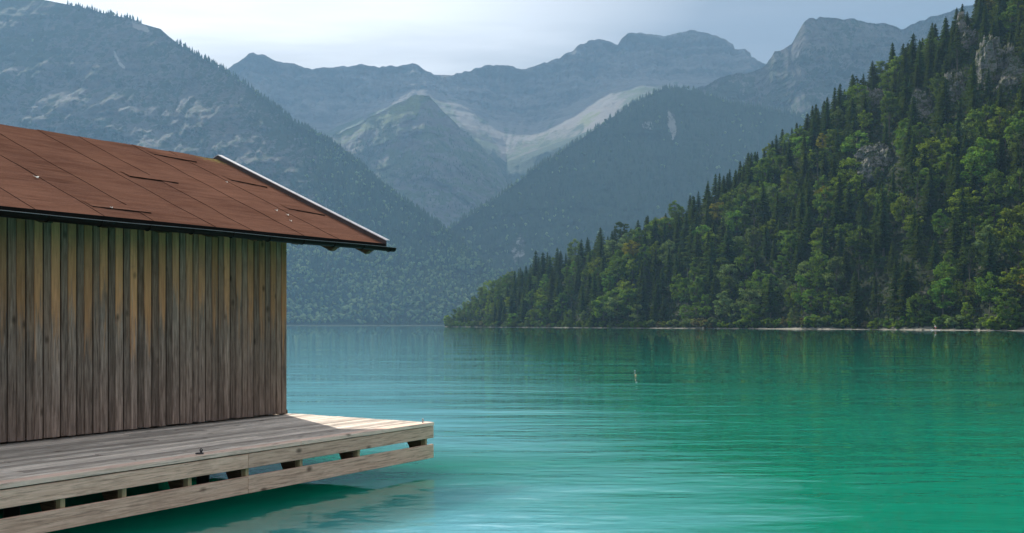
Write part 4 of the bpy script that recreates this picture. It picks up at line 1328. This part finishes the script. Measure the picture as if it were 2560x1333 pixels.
for r0, r1 in zip(rings, rings[1:]):
    for k in range(12): bm.faces.new((r0[k], r0[(k + 1) % 12], r1[(k + 1) % 12], r1[k]))
bm.faces.new(rings[0]); bm.faces.new(rings[-1]); bmesh.ops.recalc_face_normals(bm, faces=bm.faces[:])
me = bpy.data.meshes.new('hull'); bm.to_mesh(me); bm.free(); link('hull', me, M['board'], bd_)
b = MB(); b.box(-.7, .9, -.28, .28, .103, .108); b.build('deck_pad', simple('dark_pad', (.05, .06, .07)), bd_)
pd = empty('paddle', pb_ + Vector((0, 0, .11)), 0)
tag(pd, 'long pale paddle held in both hands, slanting down into the lake', 'paddle')
b = MB(); b.tube([(-.22, -.34, 1.22), (-1.35, -.42, .22)], .017, 8); b.build('shaft', M['paddle'], pd, True)
b = MB(); b.hexa([(-1.30, -.50, .27), (-1.34, -.34, .23), (-1.66, -.34, -.06), (-1.62, -.50, -.02), (-1.29, -.50, .285), (-1.33, -.34, .245), (-1.65, -.34, -.045), (-1.61, -.50, -.005)], None, .004); b.build('blade', M['paddle'], pd)

# ------------------------------------------------------------------ air
m, t, o = material('valley_haze')
pv = t.add('ShaderNodeVolumePrincipled', {'Color': (.40, .67, 1.0), 'Density': .84e-4, 'Anisotropy': .06})
t.l.new(pv.outputs[0], o.inputs['Volume'])
hz = MB(); hz.box(-6600, 6600, -1600, 5700, -7.0, 1750.0)
hz = hz.build('haze', m); tag(hz, kind='stuff')

# ------------------------------------------------------------------ light
SKY_S = .033
SUN_AZ, SUN_EL = -30.0, 38.0                        # left of straight ahead, above the big mountain
w = bpy.data.worlds.new("World"); scene.world = w; w.use_nodes = True
t = NT(w.node_tree); t.n.clear(); out = t.add('ShaderNodeOutputWorld')
sky = t.add('ShaderNodeTexSky', sky_type='NISHITA')
sky.sun_disc = False; sky.sun_elevation = R(SUN_EL); sky.sun_rotation = R(SUN_AZ)
sky.altitude = 900; sky.air_density = 1.0; sky.dust_density = 2.0; sky.ozone_density = 1.0
gen = t.add('ShaderNodeTexCoord').outputs['Generated']
sx = t.add('ShaderNodeSeparateXYZ', {0: gen})
zz = t.math('ADD', t.math('MAXIMUM', sx.outputs[2], 0.0), .10)      # clouds lie on a flat layer: project the direction on it
cv = t.add('ShaderNodeCombineXYZ', {0: t.math('DIVIDE', sx.outputs[0], zz), 1: t.math('DIVIDE', sx.outputs[1], zz), 2: 0.0}).outputs[0]
c1 = t.noise(t.scale(cv, (.42, 1.25, 1), (1.3, .4, 0)), 1.0, 7, .55, .5)
c2 = t.noise(t.scale(cv, (.12, .22, 1), (5, 2, 0)), 1.0, 3, .5)
cf = t.math('ADD', t.math('MULTIPLY', c1.outputs[0], .6), t.math('MULTIPLY', c2.outputs[0], .4))
cf = t.range(cf, .40, .62, 0.0, 1.0)
SV = (math.sin(R(SUN_AZ)) * math.cos(R(SUN_EL)), math.cos(R(SUN_AZ)) * math.cos(R(SUN_EL)), math.sin(R(SUN_EL)))
nrm_ = t.add('ShaderNodeVectorMath', {0: gen}, operation='NORMALIZE').outputs[0]
dt = t.add('ShaderNodeVectorMath', {0: nrm_, 1: SV}, operation='DOT_PRODUCT').outputs['Value']
veil = t.range(dt, .75, .95)                                       # thin cloud, densest round the sun
high = t.math('MULTIPLY', t.range(sx.outputs[2], .38, .70), .75)    # unseen overhead cloud, added to lift the ambient light
back = t.math('MULTIPLY', t.range(sx.outputs[1], .05, -.5), .85)    # unseen bright cloud added behind the viewer as fill light
cover = t.math('MAXIMUM', t.math('MAXIMUM', veil, high), back)
cover = t.math('ADD', t.math('MULTIPLY', cover, .62), t.math('MULTIPLY', cf, t.math('ADD', .13, t.math('MULTIPLY', cover, .55))), True)
skb = t.mix(1.0, sky.outputs[0], (SKY_S * 1.0, SKY_S * .86, SKY_S * .78), 'MULTIPLY')
cl = t.mix(t.range(dt, .6, .95), (.62, .62, .63), (.88, .86, .85))
cl = t.mix(1.0, cl, t.add('ShaderNodeCombineColor', {k: t.range(cf, 0, 1, .80, 1.12) for k in range(3)}).outputs[0], 'MULTIPLY')
skc = t.mix(cover, skb, cl)
bg = t.add('ShaderNodeBackground', {'Color': skc, 'Strength': 1.0})
t.l.new(bg.outputs[0], out.inputs[0])

sd = bpy.data.lights.new('sun', 'SUN'); sd.energy = 6.0; sd.angle = R(.53); sd.color = (1.0, .94, .84)
sun = bpy.data.objects.new('sun', sd); COL.objects.link(sun)
sv = Vector((math.sin(R(SUN_AZ)) * math.cos(R(SUN_EL)), math.cos(R(SUN_AZ)) * math.cos(R(SUN_EL)), math.sin(R(SUN_EL))))
sun.rotation_euler = sv.to_track_quat('Z', 'Y').to_euler(); sun.location = (0, 0, 60)

scene.view_settings.view_transform = 'Standard'; scene.view_settings.look = 'None'
scene.view_settings.exposure = 0.65; scene.view_settings.gamma = 1.0
cy = scene.cycles
cy.max_bounces = 6; cy.diffuse_bounces = 3; cy.glossy_bounces = 3; cy.transmission_bounces = 3; cy.volume_bounces = 1
cy.caustics_reflective = False; cy.caustics_refractive = False
cy.use_denoising = True
try: cy.denoiser = 'OPENIMAGEDENOISE'
except Exception: pass
